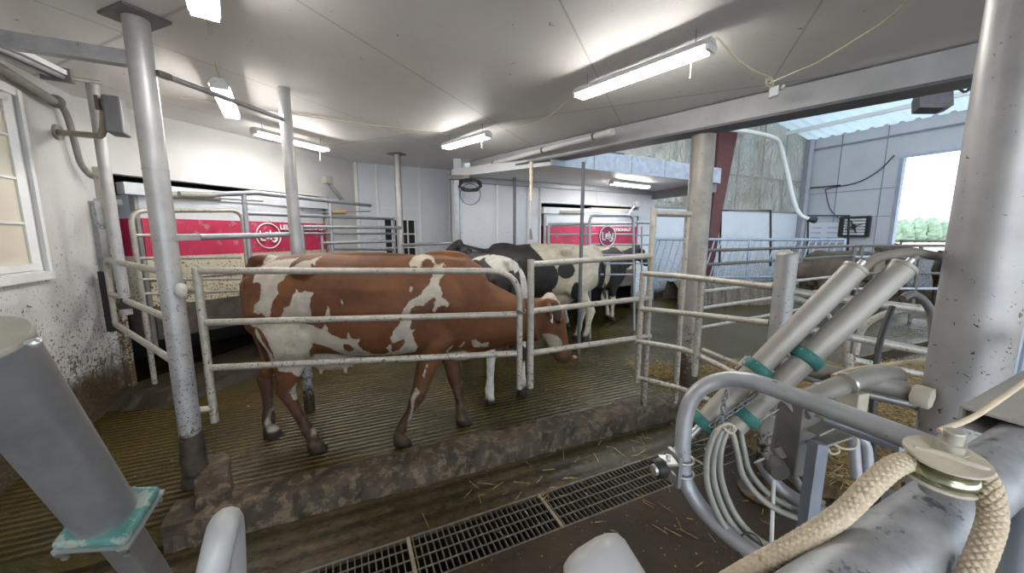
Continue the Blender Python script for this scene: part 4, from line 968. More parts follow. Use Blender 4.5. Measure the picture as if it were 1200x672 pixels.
# ================================================================ MILKING ROBOTS
def robot(O, u, n, label, s0=.12, L=2.25, text_s=1.62):
    """O: point on the wall line, u: along the wall, n: into the room"""
    O, u, n = V(O), V(u).normalized(), V(n).normalized(); Z = V((0,0,1))
    W = lambda s, o, z: O+u*s+n*o+Z*z
    t = thing('milking_robot', label, 'milking robot', W(s0+L/2, 0, 0))
    # body: rounded front panel profile extruded along z, bowed towards the room
    def bow(s): k = (s-s0)/L; return .05+.07*math.sin(PI*min(1, max(0, k)))
    def shell(name, z0, z1, extra, mat, sa=s0, sb=s0+L, depth=.45, par=t, nn=22):
        g = MB(); fr = [W(sa+(sb-sa)*i/nn, bow(sa+(sb-sa)*i/nn)+extra, 0) for i in range(nn+1)]; bk = [W(sb, -depth, 0), W(sa, -depth, 0)]
        ring = fr+bk; m = len(ring); vs = [p+Z*z0 for p in ring]+[p+Z*z1 for p in ring]
        fs = [(i, (i+1)%m, (i+1)%m+m, i+m) for i in range(m)]+[tuple(range(m))[::-1], tuple(range(m, 2*m))]
        b = bmesh.new(); me = bpy.data.meshes.new('x'); g.add(vs, fs); me.from_pydata(g.v, [], g.f); b.from_mesh(me); bmesh.ops.recalc_face_normals(b, faces=b.faces); b.to_mesh(me); b.free()
        h = MB(); h.add([v.co[:] for v in me.vertices], [tuple(p.vertices) for p in me.polygons]); return obj(name, h, mat, par)
    shell('front_panel', .88, 1.38, 0, robot_m)
    bd_ = shell('red_band', 1.38, 1.76, .004, red_m)
    shell('upper_panel', 1.76, 1.99, -.02, robot_white)
    shell('skirt', .54, .88, .02, skirt_m)
    for z in (1.14,):
        g = MB(); g.tube([W(s0+L*i/16, bow(s0+L*i/16)+.004, z) for i in range(17)], .007, 6); obj('panel_seam', g, skirt_m, t)
    g = MB(); g.bar(W(s0-.12, .05, 2.03), W(s0+L+.02, .05, 2.03), .14, .11); obj('top_beam', g, robot_white, t)
    g = MB(); g.bar(W(s0-.03, .03, .4), W(s0-.03, .03, 2.0), .04, .05); obj('side_frame', g, steel, t)
    g = MB(); g.bar(W(s0+L*.45, .0, 2.10), W(s0+L*.92, .0, 2.10), .10, .03); obj('cable_tray', g, M_plain('cream_tray', (.66, .6, .45), .6, 0, .1, 6, 0), t)
    g = MB(); g.tube([W(s0+L*.1, .1, 2.0), W(s0+L*.32, .12, 2.01)], .035, 12); obj('arm_cylinder', g, dustpipe, t)
    g = MB(); g.tube([W(s0+L*.32, .12, 2.01), W(s0+L*.55, .12, 2.02)], .015, 8); obj('arm_rod', g, zinc, t)
    # lettering on the red band
    tx = text_part('lettering', 'LELY ASTRONAUT', .086, W(text_s, bow(text_s)+.02, 1.668), u, (0,0,1), letter_m, t)
    return t, W, bow
def badge(name, label, C0, u, n, r, plate):
    C0, u, n = V(C0), V(u).normalized(), V(n).normalized(); Z = V((0,0,1)); t = thing(name, label, 'sign', C0)
    if plate: g = MB(); g.lathe(C0-n*.008, n, [(0, r), (.012, r)], 36); obj('plate', g, sign_m, t)
    g = MB(); rr_ = r*.92; g.tube([C0+n*.012+u*math.cos(a)*rr_+Z*math.sin(a)*rr_ for a in [2*PI*q/40 for q in range(41)]], r*.045, 8, cap=False); obj('ring', g, letter_m, t)
    # the looped letters drawn as strokes
    S = [[(-.62,.38), (-.60,-.32), (-.28,-.34)], [(-.26,-.02), (-.02,.0), (-.04,.22), (-.24,.20), (-.26,-.16), (-.04,-.2)], [(.14,.42), (.14,-.30)], [(.28,.18), (.40,-.22), (.60,-.20)], [(.62,.30), (.60,-.30), (.40,-.48), (.24,-.40)]]
    g = MB()
    for st_ in S: g.tube(fillet([C0+n*.014+u*x*r+Z*z*r for x, z in st_], r*.12, 4), r*.065, 6)
    obj('lettering', g, letter_m, t); return t
rob, RW, rbow = robot(RA, rd, rn, 'large cream and red milking robot in the left wall opening', s0=.32, L=2.10, text_s=1.66)
rob2, RW2, rbow2 = robot(Wa+wd*1.52, wd, wn, 'smaller looking cream and red milking robot behind the far stall rails', s0=.20, L=2.22, text_s=1.45)
badge('round_badge', 'white ring badge with looped letters on the left robot', RW(1.50, rbow(1.50)+.004, 1.585), rd, rn, .17, False)
# ---- stall rails of the left robot
def RG(px, py, off):     # point on the plane standing off from the left robot wall
    d = ray(px, py); P0 = RA+rn*off; k = (P0-V((0,0,CH))).dot(rn)/d.dot(rn); return V((0,0,CH))+d*k
o1 = .42
pipework('stall_gate', 'round cornered gate before the left robot, left half', 'gate', [
  ('frame_rail', [RG(152, 246, o1)-V((0,0,1.6)), RG(152, 247, o1), RG(283, 247, o1), RG(283, 247, o1)-V((0,0,1.4))], .021, .12),
  ('rail', [RG(155, 276, o1), RG(281, 276, o1)], .015), ('rail', [RG(157, 303, o1), RG(282, 302, o1)], .015), ('rail', [RG(161, 328, o1), RG(282, 327, o1)], .015), ('rail', [RG(163, 345, o1), RG(283, 341, o1)], .015)], mat=rail)
o2 = .62
pipework('stall_railing', 'upper rail frame of the left robot stall with its thin rods', 'frame', [
  ('upright', [RG(285, 226, o2)-V((0,0,1.3)), RG(285, 224, o2)], .024), ('top_rail', [RG(250, 228, o2), RG(300, 226, o2), RG(434, 241, o2)], .026), 
  ('rail', [RG(287, 250, o2), RG(386, 254, o2), RG(460, 257, o2)], .022), ('rail', [RG(343, 274, o2), RG(460, 274, o2)], .016),
  ('upright', [RG(386, 240, o2)-V((0,0,1.5)), RG(386, 238, o2)], .024), ('upright', [RG(461, 256, o2)-V((0,0,1.4)), RG(461, 255, o2)], .022), ('rail', [RG(390, 292, o2), RG(461, 293, o2)], .016),
  ('rod', [RG(375, 249, o2), RG(434, 248, o2)], .008)], mat=steel_far)
g = MB(); g.tube([RG(388, 249, o2-.0), RG(404, 249, o2)], .03, 10); g2 = obj('air_cylinder', g, M_plain('brass_cylinder', (.40, .26, .13), .5, .3, .1, 9, 0)); tag(g2, 'short brown air cylinder on the stall rail', 'cylinder')
g = MB(); g.tube([RG(210, 228, o2), RG(250, 229, o2)], .030, 12); tag(obj('air_cylinder', g, dustpipe), 'dusty grey air cylinder at the left end of the stall top rail', 'cylinder')
pipework('sorting_gate', 'small gate with thin rails beside the barred window', 'gate', [
  ('upright', [U(353, 266, 4.3)-V((0,0,1.5)), U(353, 264, 4.3)], .024), ('top_rail', [U(351, 266, 4.3), U(470, 267, 5.5)], .022), ('rail', [U(377, 285, 4.6), U(462, 283, 5.45)], .020),
  ('upright', [U(377, 286, 4.6)-V((0,0,1.2)), U(377, 276, 4.6)], .016)], mat=steel_far)
t = pipework('robot_arm', 'raised robot bracket arm above the left stall end', 'arm', [('arm', [RG(402, 236, .3), RG(384, 213, .3)], .028)], mat=steel_far)
g = MB(); g.box(RG(383, 211, .3), (.12, .10, .10), rd, rn); obj('head_box', g, dustpipe, t)
# tube from the tall post to the second post
a = V((P1.x+.05, P1.y, 1.58)); b = V((P2.x-.03, P2.y, 1.60)); d = (b-a).normalized()
t = thing('cross_tube', 'grey cross tube clamped between the two round posts on the left', 'tube', a)
g = MB(); g.tube([a+d*.16, b], .020, 12); obj('tube', g, steel_far, t)
g = MB(); g.bar(a-d*.0, a+d*.18, .02, .034); obj('clamp', g, steel, t)
g = MB(); g.sphere(V((P1.x+.075, P1.y-.02, 1.27)), (.03, .03, .045), 8); tag(obj('rag', g, M_plain('pale_rag', (.5, .48, .44), .9, 0, .2, 30, .4)), 'pale crumpled rag hanging on the tall post hinge', 'rag')
# jamb tube with chain left of the robot
g = MB(); a_ = RA+rn*.04+rd*.0; 
q = D(111, 236, 3.35); q2 = D(118, 300, 3.35)
g.bar((q.x, q.y, 1.0), (q.x, q.y, q.z), .07, .07); g.bar((q.x-.05, q.y, q.z), (q.x+.14, q.y+.1, q.z), .02, .05)
tag(obj('wall_bracket', g, steel), 'grey upright bracket at the left wall corner', 'bracket')
def chain(name, label, pts, r=.012, link=.035):
    pts = smooth(pts, 14); g = MB(); L = 0; acc = 0; k = 0
    for i in range(1, len(pts)):
        acc += (pts[i]-pts[i-1]).length
        if acc > link*.8:
            acc = 0; k += 1; c = pts[i]; tn = (pts[i]-pts[i-1]).normalized(); s_ = tn.cross(V((0,1,.3))).normalized(); 
            if k % 2: s_ = tn.cross(s_).normalized()
            loop = [c+tn*link*.6*math.cos(a)+s_*r*math.sin(a) for a in [2*PI*q/10 for q in range(11)]]
            g.tube(loop, r*.32, 5, cap=False)
    return tag(obj(name, g, steel_far), label, 'chain')
chain('hanging_chain', 'galvanised chain looping from the beam end at the left robot', [D(132, 222, 3.2), D(133, 245, 3.2), D(128, 258, 3.2), D(121, 266, 3.2), D(114, 262, 3.2), D(110, 245, 3.2)], .016, .05)
# ---- rails of the right robot stall
def RG2(px, py, off):
    d = ray(px, py); P0 = Wa+wn*off; k = (P0-V((0,0,CH))).dot(wn)/d.dot(wn); return V((0,0,CH))+d*k
o3 = 1.32
F2 = lambda x, y: RG2(x, y, o3)
prt = [('frame_rail', [F2(691, 400), F2(691, 253), F2(742, 253), F2(743, 400)], .022, .1)]
for y in (275, 287, 299, 309, 322): prt.append(('rail', [F2(692, y), F2(743, y)], .015))
pipework('stall_gate', 'narrow railed gate before the cow in the right robot', 'gate', prt, mat=steel_far)
o4 = 1.15; F3 = lambda x, y: RG2(x, y, o4)
prt = [('frame_rail', [F3(643, 330), F3(643, 264), F3(686, 263), F3(687, 380)], .018, .06), ('top_rail', [F3(643, 263), F3(742, 262)], .02), ('rail', [F3(643, 275), F3(740, 275)], .016)]
for y in (276, 287, 298, 309): prt.append(('rail', [F3(745, y), F3(764, y)], .014))
prt += [('upright', [F3(752, 266), F3(752, 340)], .016), ('rail', [F3(745, 261), F3(765, 262)], .02)]
pipework('stall_railing', 'thin rails around the right robot stall', 'frame', prt, mat=steel_far)
c = RG2(711.5, 277, o3+.06); badge('round_badge', 'maroon round badge with white looped letters on the right stall gate', c, wd, wn, .165, True)
t = pipework('robot_arm', 'raised bracket arm above the right stall', 'arm', [('arm', [RG2(736, 252, .5), RG2(744, 241, .5)], .025)], mat=steel_far)
g = MB(); g.box(RG2(746, 239.5, .5), (.14, .1, .09), wd, wn); obj('head_box', g, steel_far, t)
pipework('stall_rail', 'thin pale rail from the round post to the black cow', 'rail', [('rail', [U(468, 288, 5.6), U(532, 285, 5.75)], .02), ('rod', [U(470, 287, 5.55), U(515, 284, 5.6)], .012)], mat=steel_far)

# ================================================================ FIXTURES ON WALLS AND CEILING
def cable(name, label, pts, r, mat=cordm, cat='cable', seg=8, group=None, straight=False):
    g = MB(); g.tube(pts if straight else smooth(pts, seg), r, 8 if r < .02 else 14); return tag(obj(name, g, mat), label, cat, group)
def LW(px, py, off):     # point standing off the left wall
    d = ray(px, py); P0 = LA+ln*off; k = (P0-V((0,0,CH))).dot(ln)/d.dot(ln); return V((0,0,CH))+d*k
t = thing('conduit_run', 'grey conduit along the top of the left wall bending down to a hose', 'conduit', LW(60, 120, .06))
g = MB(); g.tube(smooth([LW(-30, 60, .07), LW(20, 92, .07), LW(62, 118, .07)], 4), .030, 12); obj('pipe', g, dustpipe, t)
g = MB(); g.tube(smooth([LW(62, 117, .07), LW(72, 124, .07), LW(80, 140, .07), LW(87, 165, .07), LW(94, 190, .07), LW(104, 204, .08), LW(112, 208, .12)], 6), .022, 12); obj('hose', g, greyhose, t)
g = MB(); g.sphere(LW(66, 119, .07), (.05, .05, .05), 8); obj('elbow', g, boxgrey, t)
for p in ((12, 88), (45, 108)): g = MB(); g.sphere(LW(p[0], p[1], .05), .034, 6); obj('pipe_clip', g, boxgrey, t)
t = thing('floodlight_bracket', 'rusty pipe bracket with a dark box lamp beside the slim left post', 'lamp bracket', LW(68, 156, .03))
g = MB(); q = D(118, 158, 2.85); q2 = D(122, 120, 2.85)
g.tube(fillet([LW(67, 155, .0), D(121, 160, 2.85), q2], .07), .022, 12); obj('pipe', g, M_plain('rusty_pipe', (.30, .26, .21), .7, .2, .3, 20, .2), t)
g = MB(); g.lathe(LW(66, 155, 0), ln, [(0, .06), (.02, .06)], 16); obj('flange', g, dustpipe, t)
g = MB(); c = D(137, 137, 2.85); g.box(c, (.10, .16, .26), (.8, .5, 0), (-.5, .8, 0)); obj('lamp_box', g, M_plain('grey_lamp_box', (.13, .13, .135), .5, .1, .1, 9, 0), t, .012)
g = MB(); c = D(120, 122, 2.85); g.box(c, (.03, .08, .10)); obj('hinge_clip', g, boxgrey, t)
cable('lamp_rod', 'thin rusty rod between the unlit lamp and the slim left post', [D(66, 86, 2.62), D(85, 92, 2.75), D(118, 97, 2.9)], .014, dustpipe, 'rod')
cable('lamp_cable', 'cream cable hanging between the two end-on strip lamps', [D(243, 18, 2.1), D(248, 50, 2.5), D(256, 85, 2.85), D(262, 98, 3.0)], .008)
cable('lamp_cable', 'thin black wire drooping over the end-on strip lamp', [D(258, 92, 3.0), D(264, 105, 3.0), D(262, 118, 3.1), D(270, 138, 3.2)], .004, blackrub)
zc = ZC-.03
cable('lamp_cable', 'cream cable from the nearest strip lamp to the junction box on the beam', [G(840, 44, 2.74), G(862, 68, 2.74), G(885, 84, 2.72), G(900, 90, 2.74), G(904, 98, 2.72)], .007)
cable('lamp_cable', 'cream cable running from the junction box out of the top of the picture', [G(903, 97, 2.72), G(935, 83, 2.74), G(960, 72, 2.75), G(1000, 48, 2.74), G(1040, 22, 2.75), G(1075, -10, 2.75)], .006)
cable('lamp_cable', 'thin cream wire between the middle lamps', [G(664, 120, 2.76), G(640, 138, 2.75), G(610, 148, 2.76), G(575, 152, 2.76)], .004)
cable('lamp_cable', 'thin white cable stapled across the ceiling from the left lamps', [G(190, 112, 2.77), G(262, 121, 2.77), G(332, 132, 2.77), G(430, 146, 2.77), G(525, 157, 2.77)], .005, cordm)
t = thing('junction_box', 'small pale junction box hanging by cables on the beam', 'box', G(907, 108, 2.62))
q = D(907, 108, 2.95); g = MB(); g.box(q, (.06, .05, .07), (.8, -.6, .2), (.6, .8, 0)); obj('box', g, whitepaint, t, .006)
g = MB(); q = D(902, 99, 2.95); g.tube([q+V((.03*math.cos(a*1.0), .01*math.sin(a), .035*math.sin(a)+.003*a)) for a in [i*.5 for i in range(26)]], .004, 6); obj('cable_coil', g, cordm, t)
g = MB(); q = D(915, 105, 2.95); g.tube([q, q+V((.02, 0, .03))], .012, 8); obj('gland', g, whitepaint, t)
# pvc pipe along the beam
t = thing('plastic_pipe', 'white plastic pipe clipped along the beam under the ceiling', 'pipe', D(640, 178, 4.8))
p0, p1 = G(540, 204, 2.64)-V((.07, .07, 0)), G(722, 157, 2.64)-V((.07, .07, 0)); g = MB(); g.tube([p0, p1], .030, 14); obj('pipe', g, M_plain('white_pvc', (.66, .65, .62), .45, 0, .06, 9, 0), t)
g = MB(); g.tube([p1+(p0-p1).normalized()*.05, p1+(p1-p0).normalized()*.02], .036, 14); obj('end_cap', g, MATS['white_pvc'], t)
for k in (.35, .68, .93): g = MB(); c = p0.lerp(p1, k); dd = (p1-p0).normalized(); g.tube([c-dd*.012, c+dd*.012], .036, 14); obj('clip', g, darksteel, t)
# coil of cable by the back wall
t = thing('cable_coil', 'black cable coil hanging under the sliding track', 'cable', D(551, 216, 5.7)); q = D(551, 217, 5.7); g = MB()
g.tube([q+V((.16*math.cos(a)*(1+.1*math.sin(3.3*a)), .03*math.sin(5*a), .08*math.sin(a)+.02*math.sin(2.7*a))) for a in [i*.35 for i in range(110)]], .010, 6); obj('coil', g, blackrub, t)
q = D(551, 228, 5.7); g = MB(); g.tube([q+V((.155*math.cos(a), 0, .155*math.sin(a))) for a in [2*PI*i/30 for i in range(31)]], .006, 6); obj('loop', g, blackrub, t)
# rope hanging before the far wall
t = thing('hanging_rope', 'pale knotted rope hanging from the beam above the cows', 'rope', D(622, 200, 4.9)); g = MB()
g.tube([D(622.5, y, 4.9)+V((.004*math.sin(y), 0, 0)) for y in range(190, 236, 3)], [.022+.006*math.sin(i*2.1) for i in range(16)], 10); obj('rope', g, ropem, t)
g = MB(); g.tube([D(622, 234, 4.9), D(621.5, 272, 4.9)], .008, 6); obj('cord', g, cordm, t)
g = MB(); g.tube([D(621.5, 268, 4.9), D(621.8, 281, 4.9)], [.012, .03], 10); obj('weight', g, greyhose, t)
# shed: red column, rafter, white hose, dark box, fan, louvre door
t = thing('steel_column', 'dark oxide red tapered steel column by the foil wall', 'column', (5.9, 9.9, 0))
ca, cb = D(852, 150, 9.4), D(838, 250, 9.4); 
g = MB(); w0, w1 = .36, .26
vs = []
for p, w in ((V((cb.x-.12, 9.4, 0)), .18), (cb, .24), (ca, .46), (ca+V((.12, 0, 1.6)), .6)):
    for sx, sy in ((-1, -1), (1, -1), (1, 1), (-1, 1)): vs.append(p+V((sx*w/2, sy*.1, 0)))
g.add(vs, [(i*4+k, i*4+(k+1)%4, i*4+4+(k+1)%4, i*4+4+k) for i in range(3) for k in range(4)]+[(3,2,1,0), (12,13,14,15)]); obj('column', g, redsteel, t)
g = MB(); g.bar(D(852, 146, 9.3), D(1020, 98, 6.9), .2, .26); tag(obj('roof_beam', g, redsteel), 'dark red roof beam rising under the shed roof to the right', 'beam')
q = D(818, 200, 8.9); g = MB(); g.bar((D(838,250,9.5).x+.28, 9.5, 0), (D(872, 150, 9.5).x-.05, 9.5, 4.8), .10, .12)
cable('white_hose', 'thick white hose drooping along the far corner of the shed', [D(852, 151, 8.6), D(880, 155, 8.8), D(905, 161, 9.0), D(914, 170, 9.2), D(922, 200, 9.4), D(930, 235, 9.5), D(938, 252, 9.5), D(948, 257, 9.5)], .048, whitepaint, 'hose')
g = MB(); g.tube([D(946, 257, 9.5), D(955, 258, 9.5)], [.05, .09], 10); tag(obj('hose_nozzle', g, blackrub), 'dark nozzle at the end of the white hose', 'nozzle')
t = thing('hanging_box', 'dark hooded box hanging under the roof beam beside the nearest right post', 'box', D(1098, 115, 3.6))
g = MB(); c0 = [D(1086, 90, 3.4), D(1117, 88, 3.4), D(1118, 123, 3.4), D(1108, 126, 3.4), D(1078, 126, 3.4), D(1078, 112, 3.4)]
bk_ = [p+V((.12, .18, 0)) for p in c0]; n6 = 6; g.add(c0+bk_, [(i, (i+1)%6, (i+1)%6+6, i+6) for i in range(6)]+[tuple(range(6))[::-1], tuple(range(6, 12))]); obj('hood', g, M_plain('dark_hood', (.05, .045, .05), .6, 0, .3, 14, .1), t)
g = MB(); g.tube([D(1118, 100, 3.4), D(1130, 108, 3.3), D(1138, 104, 3.2)], .01, 6); g.tube([D(1132, 108, 3.3), D(1142, 95, 3.2)], .008, 6); obj('cable', g, blackrub, t)
def RWp(px, py, off):
    d = ray(px, py); P0 = cor+sn*off; k = (P0-V((0,0,CH))).dot(sn)/d.dot(sn); return V((0,0,CH))+d*k
t = thing('wall_fan', 'dark framed fan with bright slats on the grey shed wall', 'fan', RWp(1001, 266, .0))
c = RWp(1001, 266, .1); g = MB(); 
for s_ in (-1, 1): g.bar(c+sd*.30*s_-V((0,0,.27)), c+sd*.30*s_+V((0,0,.27)), .12, .06); g.bar(c-sd*.33+V((0,0,.27*s_)), c+sd*.33+V((0,0,.27*s_)), .12, .06)
obj('housing', g, blacksteel, t)
for k in range(6): g = MB(); g.bar(c-sd*.25+V((0,0,-.2+.08*k)), c+sd*.25+V((0,0,-.2+.08*k)), .03, .035); obj('slat', g, M_plain('bright_slat', (.85, .85, .85), .4, .2, 0, 3, 0), t)
g = MB(); g.lathe(c+sn*.03, sn, [(0, .07), (.06, .05)], 14); obj('hub', g, blacksteel, t)
for k in range(4):
    a = k*PI/2+.4; g = MB(); g.bar(c+sn*.03, c+sn*.03+sd*.2*math.cos(a)+V((0,0,.2*math.sin(a))), .02, .07, sn); obj('blade', g, blacksteel, t)
t = thing('louvred_hatch', 'small pale louvred hatch low on the grey shed wall', 'hatch', RWp(966, 275, 0)); c = RWp(966, 273, .04); g = MB(); g.box(c, (1.0, .05, .62), sd, sn); obj('panel', g, wall_blue, t, .01)
for k in range(3):
    for s_ in (-.2, .2): g = MB(); g.bar(c+sn*.03+sd*(s_-.12)+V((0,0,-.15+.15*k)), c+sn*.03+sd*(s_+.12)+V((0,0,-.15+.15*k)), .03, .03); obj('louvre', g, M_plain('louvre_grey', (.35, .36, .4), .5, 0, 0, 3, 0), t)
cable('wall_cable', 'thin dark cable sagging from the open window across the grey wall', [RWp(1048, 182, .05), RWp(1030, 200, .05), RWp(1005, 214, .05), RWp(975, 220, .05), RWp(968, 222, .05)], .015, blacksteel)
cable('wall_cable', 'dark cable dropping from the wall line to the fan', [RWp(967, 222, .05), RWp(973, 245, .05), RWp(990, 262, .05)], .012, blacksteel)
cable('wall_cable', 'dark horizontal cable along the grey wall joint', [RWp(940, 221, .05), RWp(968, 219, .05), RWp(985, 217, .05)], .018, blacksteel, straight=True)
# silver duct above the canopy
t = thing('foil_duct', 'crumpled silver duct lying on top of the lower ceiling', 'duct', D(745, 178, 8.0)); a, b = V((2.0, 7.0, 2.86)), V((3.2, 7.7, 2.88)); g = MB()
g.tube([a.lerp(b, i/24) for i in range(25)], [.2+.02*math.sin(i*2.4)+.015*math.sin(i*5) for i in range(25)], 18); obj('duct', g, foil_m, t)
g = MB(); g.box(a-V((.25, .1, 0)), (.4, .4, .36), (.86, .5, 0), (-.5, .86, 0)); obj('duct_box', g, blackrub, t)
# ================================================================ OUTSIDE
rt = random.Random(11)
for i in range(32):
    Y = 78+(i%4)*5; X = .99*Y+(i//4)*2.75+(i%4)*.8+rt.random()*.3; h = 4.3+rt.random()*1.3
    t = thing('tree', 'haze-paled green tree in the distant row seen through the open shed window', 'tree', (X, Y, -.1), 'distant row of trees')
    g = MB(); g.tube([(X, Y, -.1), (X, Y, h*.5)], [.22, .1], 8); obj('trunk', g, bark_m, t)
    g = MB(); nr, na = 12, 12; vs = []
    for r_ in range(nr+1):
        q = r_/nr; rad = (1.55*(1-q**2.6)**.6+.05)*(1 if q > .06 else .6)
        for a in range(na): rr_ = rad*(1+.35*(rt.random()-.5)); vs.append((X+rr_*math.cos(2*PI*a/na), Y+rr_*math.sin(2*PI*a/na), h*(.04+.96*q)+.3*(rt.random()-.5)))
    g.add(vs, [(r_*na+a, r_*na+(a+1)%na, (r_+1)*na+(a+1)%na, (r_+1)*na+a) for r_ in range(nr) for a in range(na)]+[tuple(range(na))[::-1], tuple(range(nr*na, nr*na+na))]); obj('foliage', g, leaf_m, t)
pipework('field_gate', 'thin dark rails outside the open window', 'railing', [('rail', [U(1040, 284, 12.5), U(1054, 287, 12.5)], .03), ('rail', [U(1056, 282, 12.5), U(1130, 283, 12.5)], .035), ('upright', [U(1056, 282, 12.5), U(1055, 296, 12.5)], .03)], mat=blacksteel)
# ================================================================ GRATING AND STRAW
grate_m = M_plain('muddy_grating_steel', (.15, .13, .10), .5, .5, .35, 20, .2)
def s_at(px, py): return (G(px, py, -.12)-gu[0]).dot(gd)
brk = [-1.25, s_at(481, 637), s_at(636, 585), s_at(636, 585)+1.28, GE-.02]
labs = ['grating panel at the bottom edge of the picture, leftmost', 'grating panel between the two pale cross joints', 'grating panel right of the second pale cross joint', 'grating panel furthest along, next to the stub post']
for i in range(4):
    s0_, s1_ = brk[i]+.006, brk[i+1]-.006; t = thing('floor_grating', 'muddy steel '+labs[i], 'grating', gp((s0_+s1_)/2, gw/2, -.14), 'grating panels over the drain channel')
    g = MB(); k = int((s1_-s0_)/.034)
    for j in range(k+1): s_ = s0_+.01+(s1_-s0_-.02)*j/k; g.bar(gp(s_, .006, -.13), gp(s_, gw-.006, -.13), .0055, .024)
    o = obj('bearing_bars', g, grate_m, t)
    g = MB()
    for j in range(5): w_ = .01+(gw-.02)*j/4; g.bar(gp(s0_, w_, -.117), gp(s1_, w_, -.117), .007, .006)
    obj('cross_rods', g, grate_m, t)
    for w_ in (.004, gw-.004): g = MB(); g.bar(gp(s0_, w_, -.128), gp(s1_, w_, -.128), .006, .03); obj('side_bar', g, grate_m, t)
    g = MB(); g.bar(gp(s1_-.002, 0, -.128), gp(s1_-.002, gw, -.128), .02, .03); obj('end_bar', g, M_plain('worn_end_bar', (.24, .20, .14), .6, .3, .2, 20, .1), t)
# straw bed in the pen
rs = random.Random(5)
def strands(n, fn, lo, hi, name, label, mat=straw_m):
    g = MB()
    for i in range(n):
        c, tilt = fn(); a = rs.random()*PI*2; L = rs.uniform(lo, hi); d = V((math.cos(a), math.sin(a), rs.uniform(-tilt, tilt))); d.normalize()
        s_ = d.cross(V((0,0,1))).normalized()*.0022; u_ = s_.cross(d).normalized()*.0022; p = c-d*L/2; q = c+d*L/2+V((0,0,.004))
        vs = [p+s_, p-s_, p+u_*1.5, q+s_, q-s_, q+u_*1.5]; g.add(vs, [(0,1,4,3), (1,2,5,4), (2,0,3,5), (0,2,1), (3,4,5)])
    return tag(obj(name, g, mat), label, 'straw', kind='stuff')
bx0, by0, bx1, by1 = 1.45, 1.1, 6.2, 4.4
def in_bed(x, y):
    k = (V((x, y, 0))-gp(0, 0)).dot(gn)   # beyond the grating line
    left = (V((x, y))-V((1.45, 3.75))).dot(V((.93, .37)))
    return left > 0 and k > -.95-0 and not (k < .1 and x < 1.95)
def hgt(x, y): return .005+.035*math.sin(x*3.1+y)*math.cos(y*2.7)+.02*math.sin(x*9)*math.sin(y*8)
g = MB(); nx, ny = 60, 44; idx = {}
for i in range(nx+1):
    for j in range(ny+1):
        x, y = bx0+(bx1-bx0)*i/nx, by0+(by1-by0)*j/ny; idx[i, j] = len(g.v); g.v.append((x, y, (hgt(x, y)-.02) if in_bed(x, y) else -.16))
for i in range(nx):
    for j in range(ny): g.f.append((idx[i, j], idx[i+1, j], idx[i+1, j+1], idx[i, j+1])); g.sm.append(True)
tag(obj('straw_bed', g, strawbed_m), 'trodden golden straw bed in the pen on the right', 'straw', kind='stuff')
def f1():
    while True:
        x, y = rs.uniform(bx0, bx1), rs.uniform(by0, by1)
        if in_bed(x, y): return V((x, y, hgt(x, y)+rs.uniform(-.01, .035))), .35
strands(9000, f1, .06, .22, 'loose_straw', 'loose golden straw lying over the pen bed')
def f2():
    s_ = rs.uniform(.5, 3.0); w_ = rs.gauss(-.1, .25); return gp(s_, w_, -.108), .02
strands(70, f2, .04, .14, 'loose_straw', 'stray straw stalks scattered along the grating')
def f3():
    x = rs.uniform(.5, 2.1); y = rs.uniform(1.0, 2.2); return V((x, y, -.106)), .02
strands(55, f3, .03, .12, 'loose_straw', 'stray straw stalks on the brown slab')
g = MB()
for i in range(260):
    x = rs.uniform(-.2, 2.0); y = rs.uniform(.7, 2.1)
    if (V((x, y, 0))-gp(0, 0)).dot(gn) < -gw-.02: g.sphere((x, y, -.110), (rs.uniform(.002, .006), rs.uniform(.002, .006), .003), 4)
tag(obj('feed_crumbs', g, straw_m), 'pale crumbs strewn over the brown slab', 'crumbs', kind='stuff')

# ================================================================ FOREGROUND, LEFT
a, b = T(-22, 402, .50), T(124, 604, .745); ax = (b-a).normalized(); c = T(165, 668, .84)
t = thing('tilted_cylinder', 'fat tilted steel cylinder with a dusty flat cap close on the left', 'cylinder', c)
R0 = .047
barrel_m = M_plain('brushed_steel_barrel', (.36, .36, .37), .38, .65, .2, 9, .08, spots=(30, .68, (.2, .18, .15)))
g = MB(); g.tube([a, b], R0, 48); obj('barrel', g, barrel_m, t)
g = MB(); g.lathe(a-ax*.010, ax, [(0, R0*.985), (.002, R0*1.02), (.010, R0*1.02)], 48); obj('cap', g, M_plain('dusty_cap', (.40, .37, .30), .7, .2, .1, 30, .1), t)
s_ = ax.cross(V((0,0,1))).normalized(); s_ = s_ if s_.x > 0 else -s_; u_ = s_.cross(ax)
q = T(42, 402, .50); g = MB(); g.sphere(q, .007, 8); g.tube([q, q-(q-a).normalized()*.012], .004, 8); obj('screw', g, zinc, t)
px_, py_ = (T(173, 632, .74)-T(80, 657, .74)), V((0,0,0)); ex = px_-ax*px_.dot(ax); ex.normalize(); ey = ax.cross(ex)
g = MB(); g.box(b+ax*.004+ex*.006, (.116, .112, .022), ex, ey, ax); obj('teal_pad', g, teal_pale, t, .008)
g = MB(); g.box(b+ax*.019+ex*.006, (.120, .116, .007), ex, ey, ax); obj('mounting_plate', g, zinc, t)
for sx, sy, r_ in ((-.05, -.05, .010), (.0, -.055, .016), (.05, -.055, .009), (.05, .05, .010), (-.05, .05, .010)):
    for sg in (1,):
        o_ = b+ax*.022+ex*sx+ey*sy*sg; g = MB(); g.lathe(o_, ax, [(0, r_), (.014, r_), (.015, r_*.6), (.035, r_*.6)], 6); obj('bolt', g, zinc, t)
        o_ = b+ax*.022+ex*sx-ey*sy*sg; 
g = MB(); g.bar(b+ax*.022, b+ax*.6, .052, .052, ex); obj('support_leg', g, M_plain('dark_leg_steel', (.22, .21, .20), .45, .4, .15, 12, .1), t, .006)
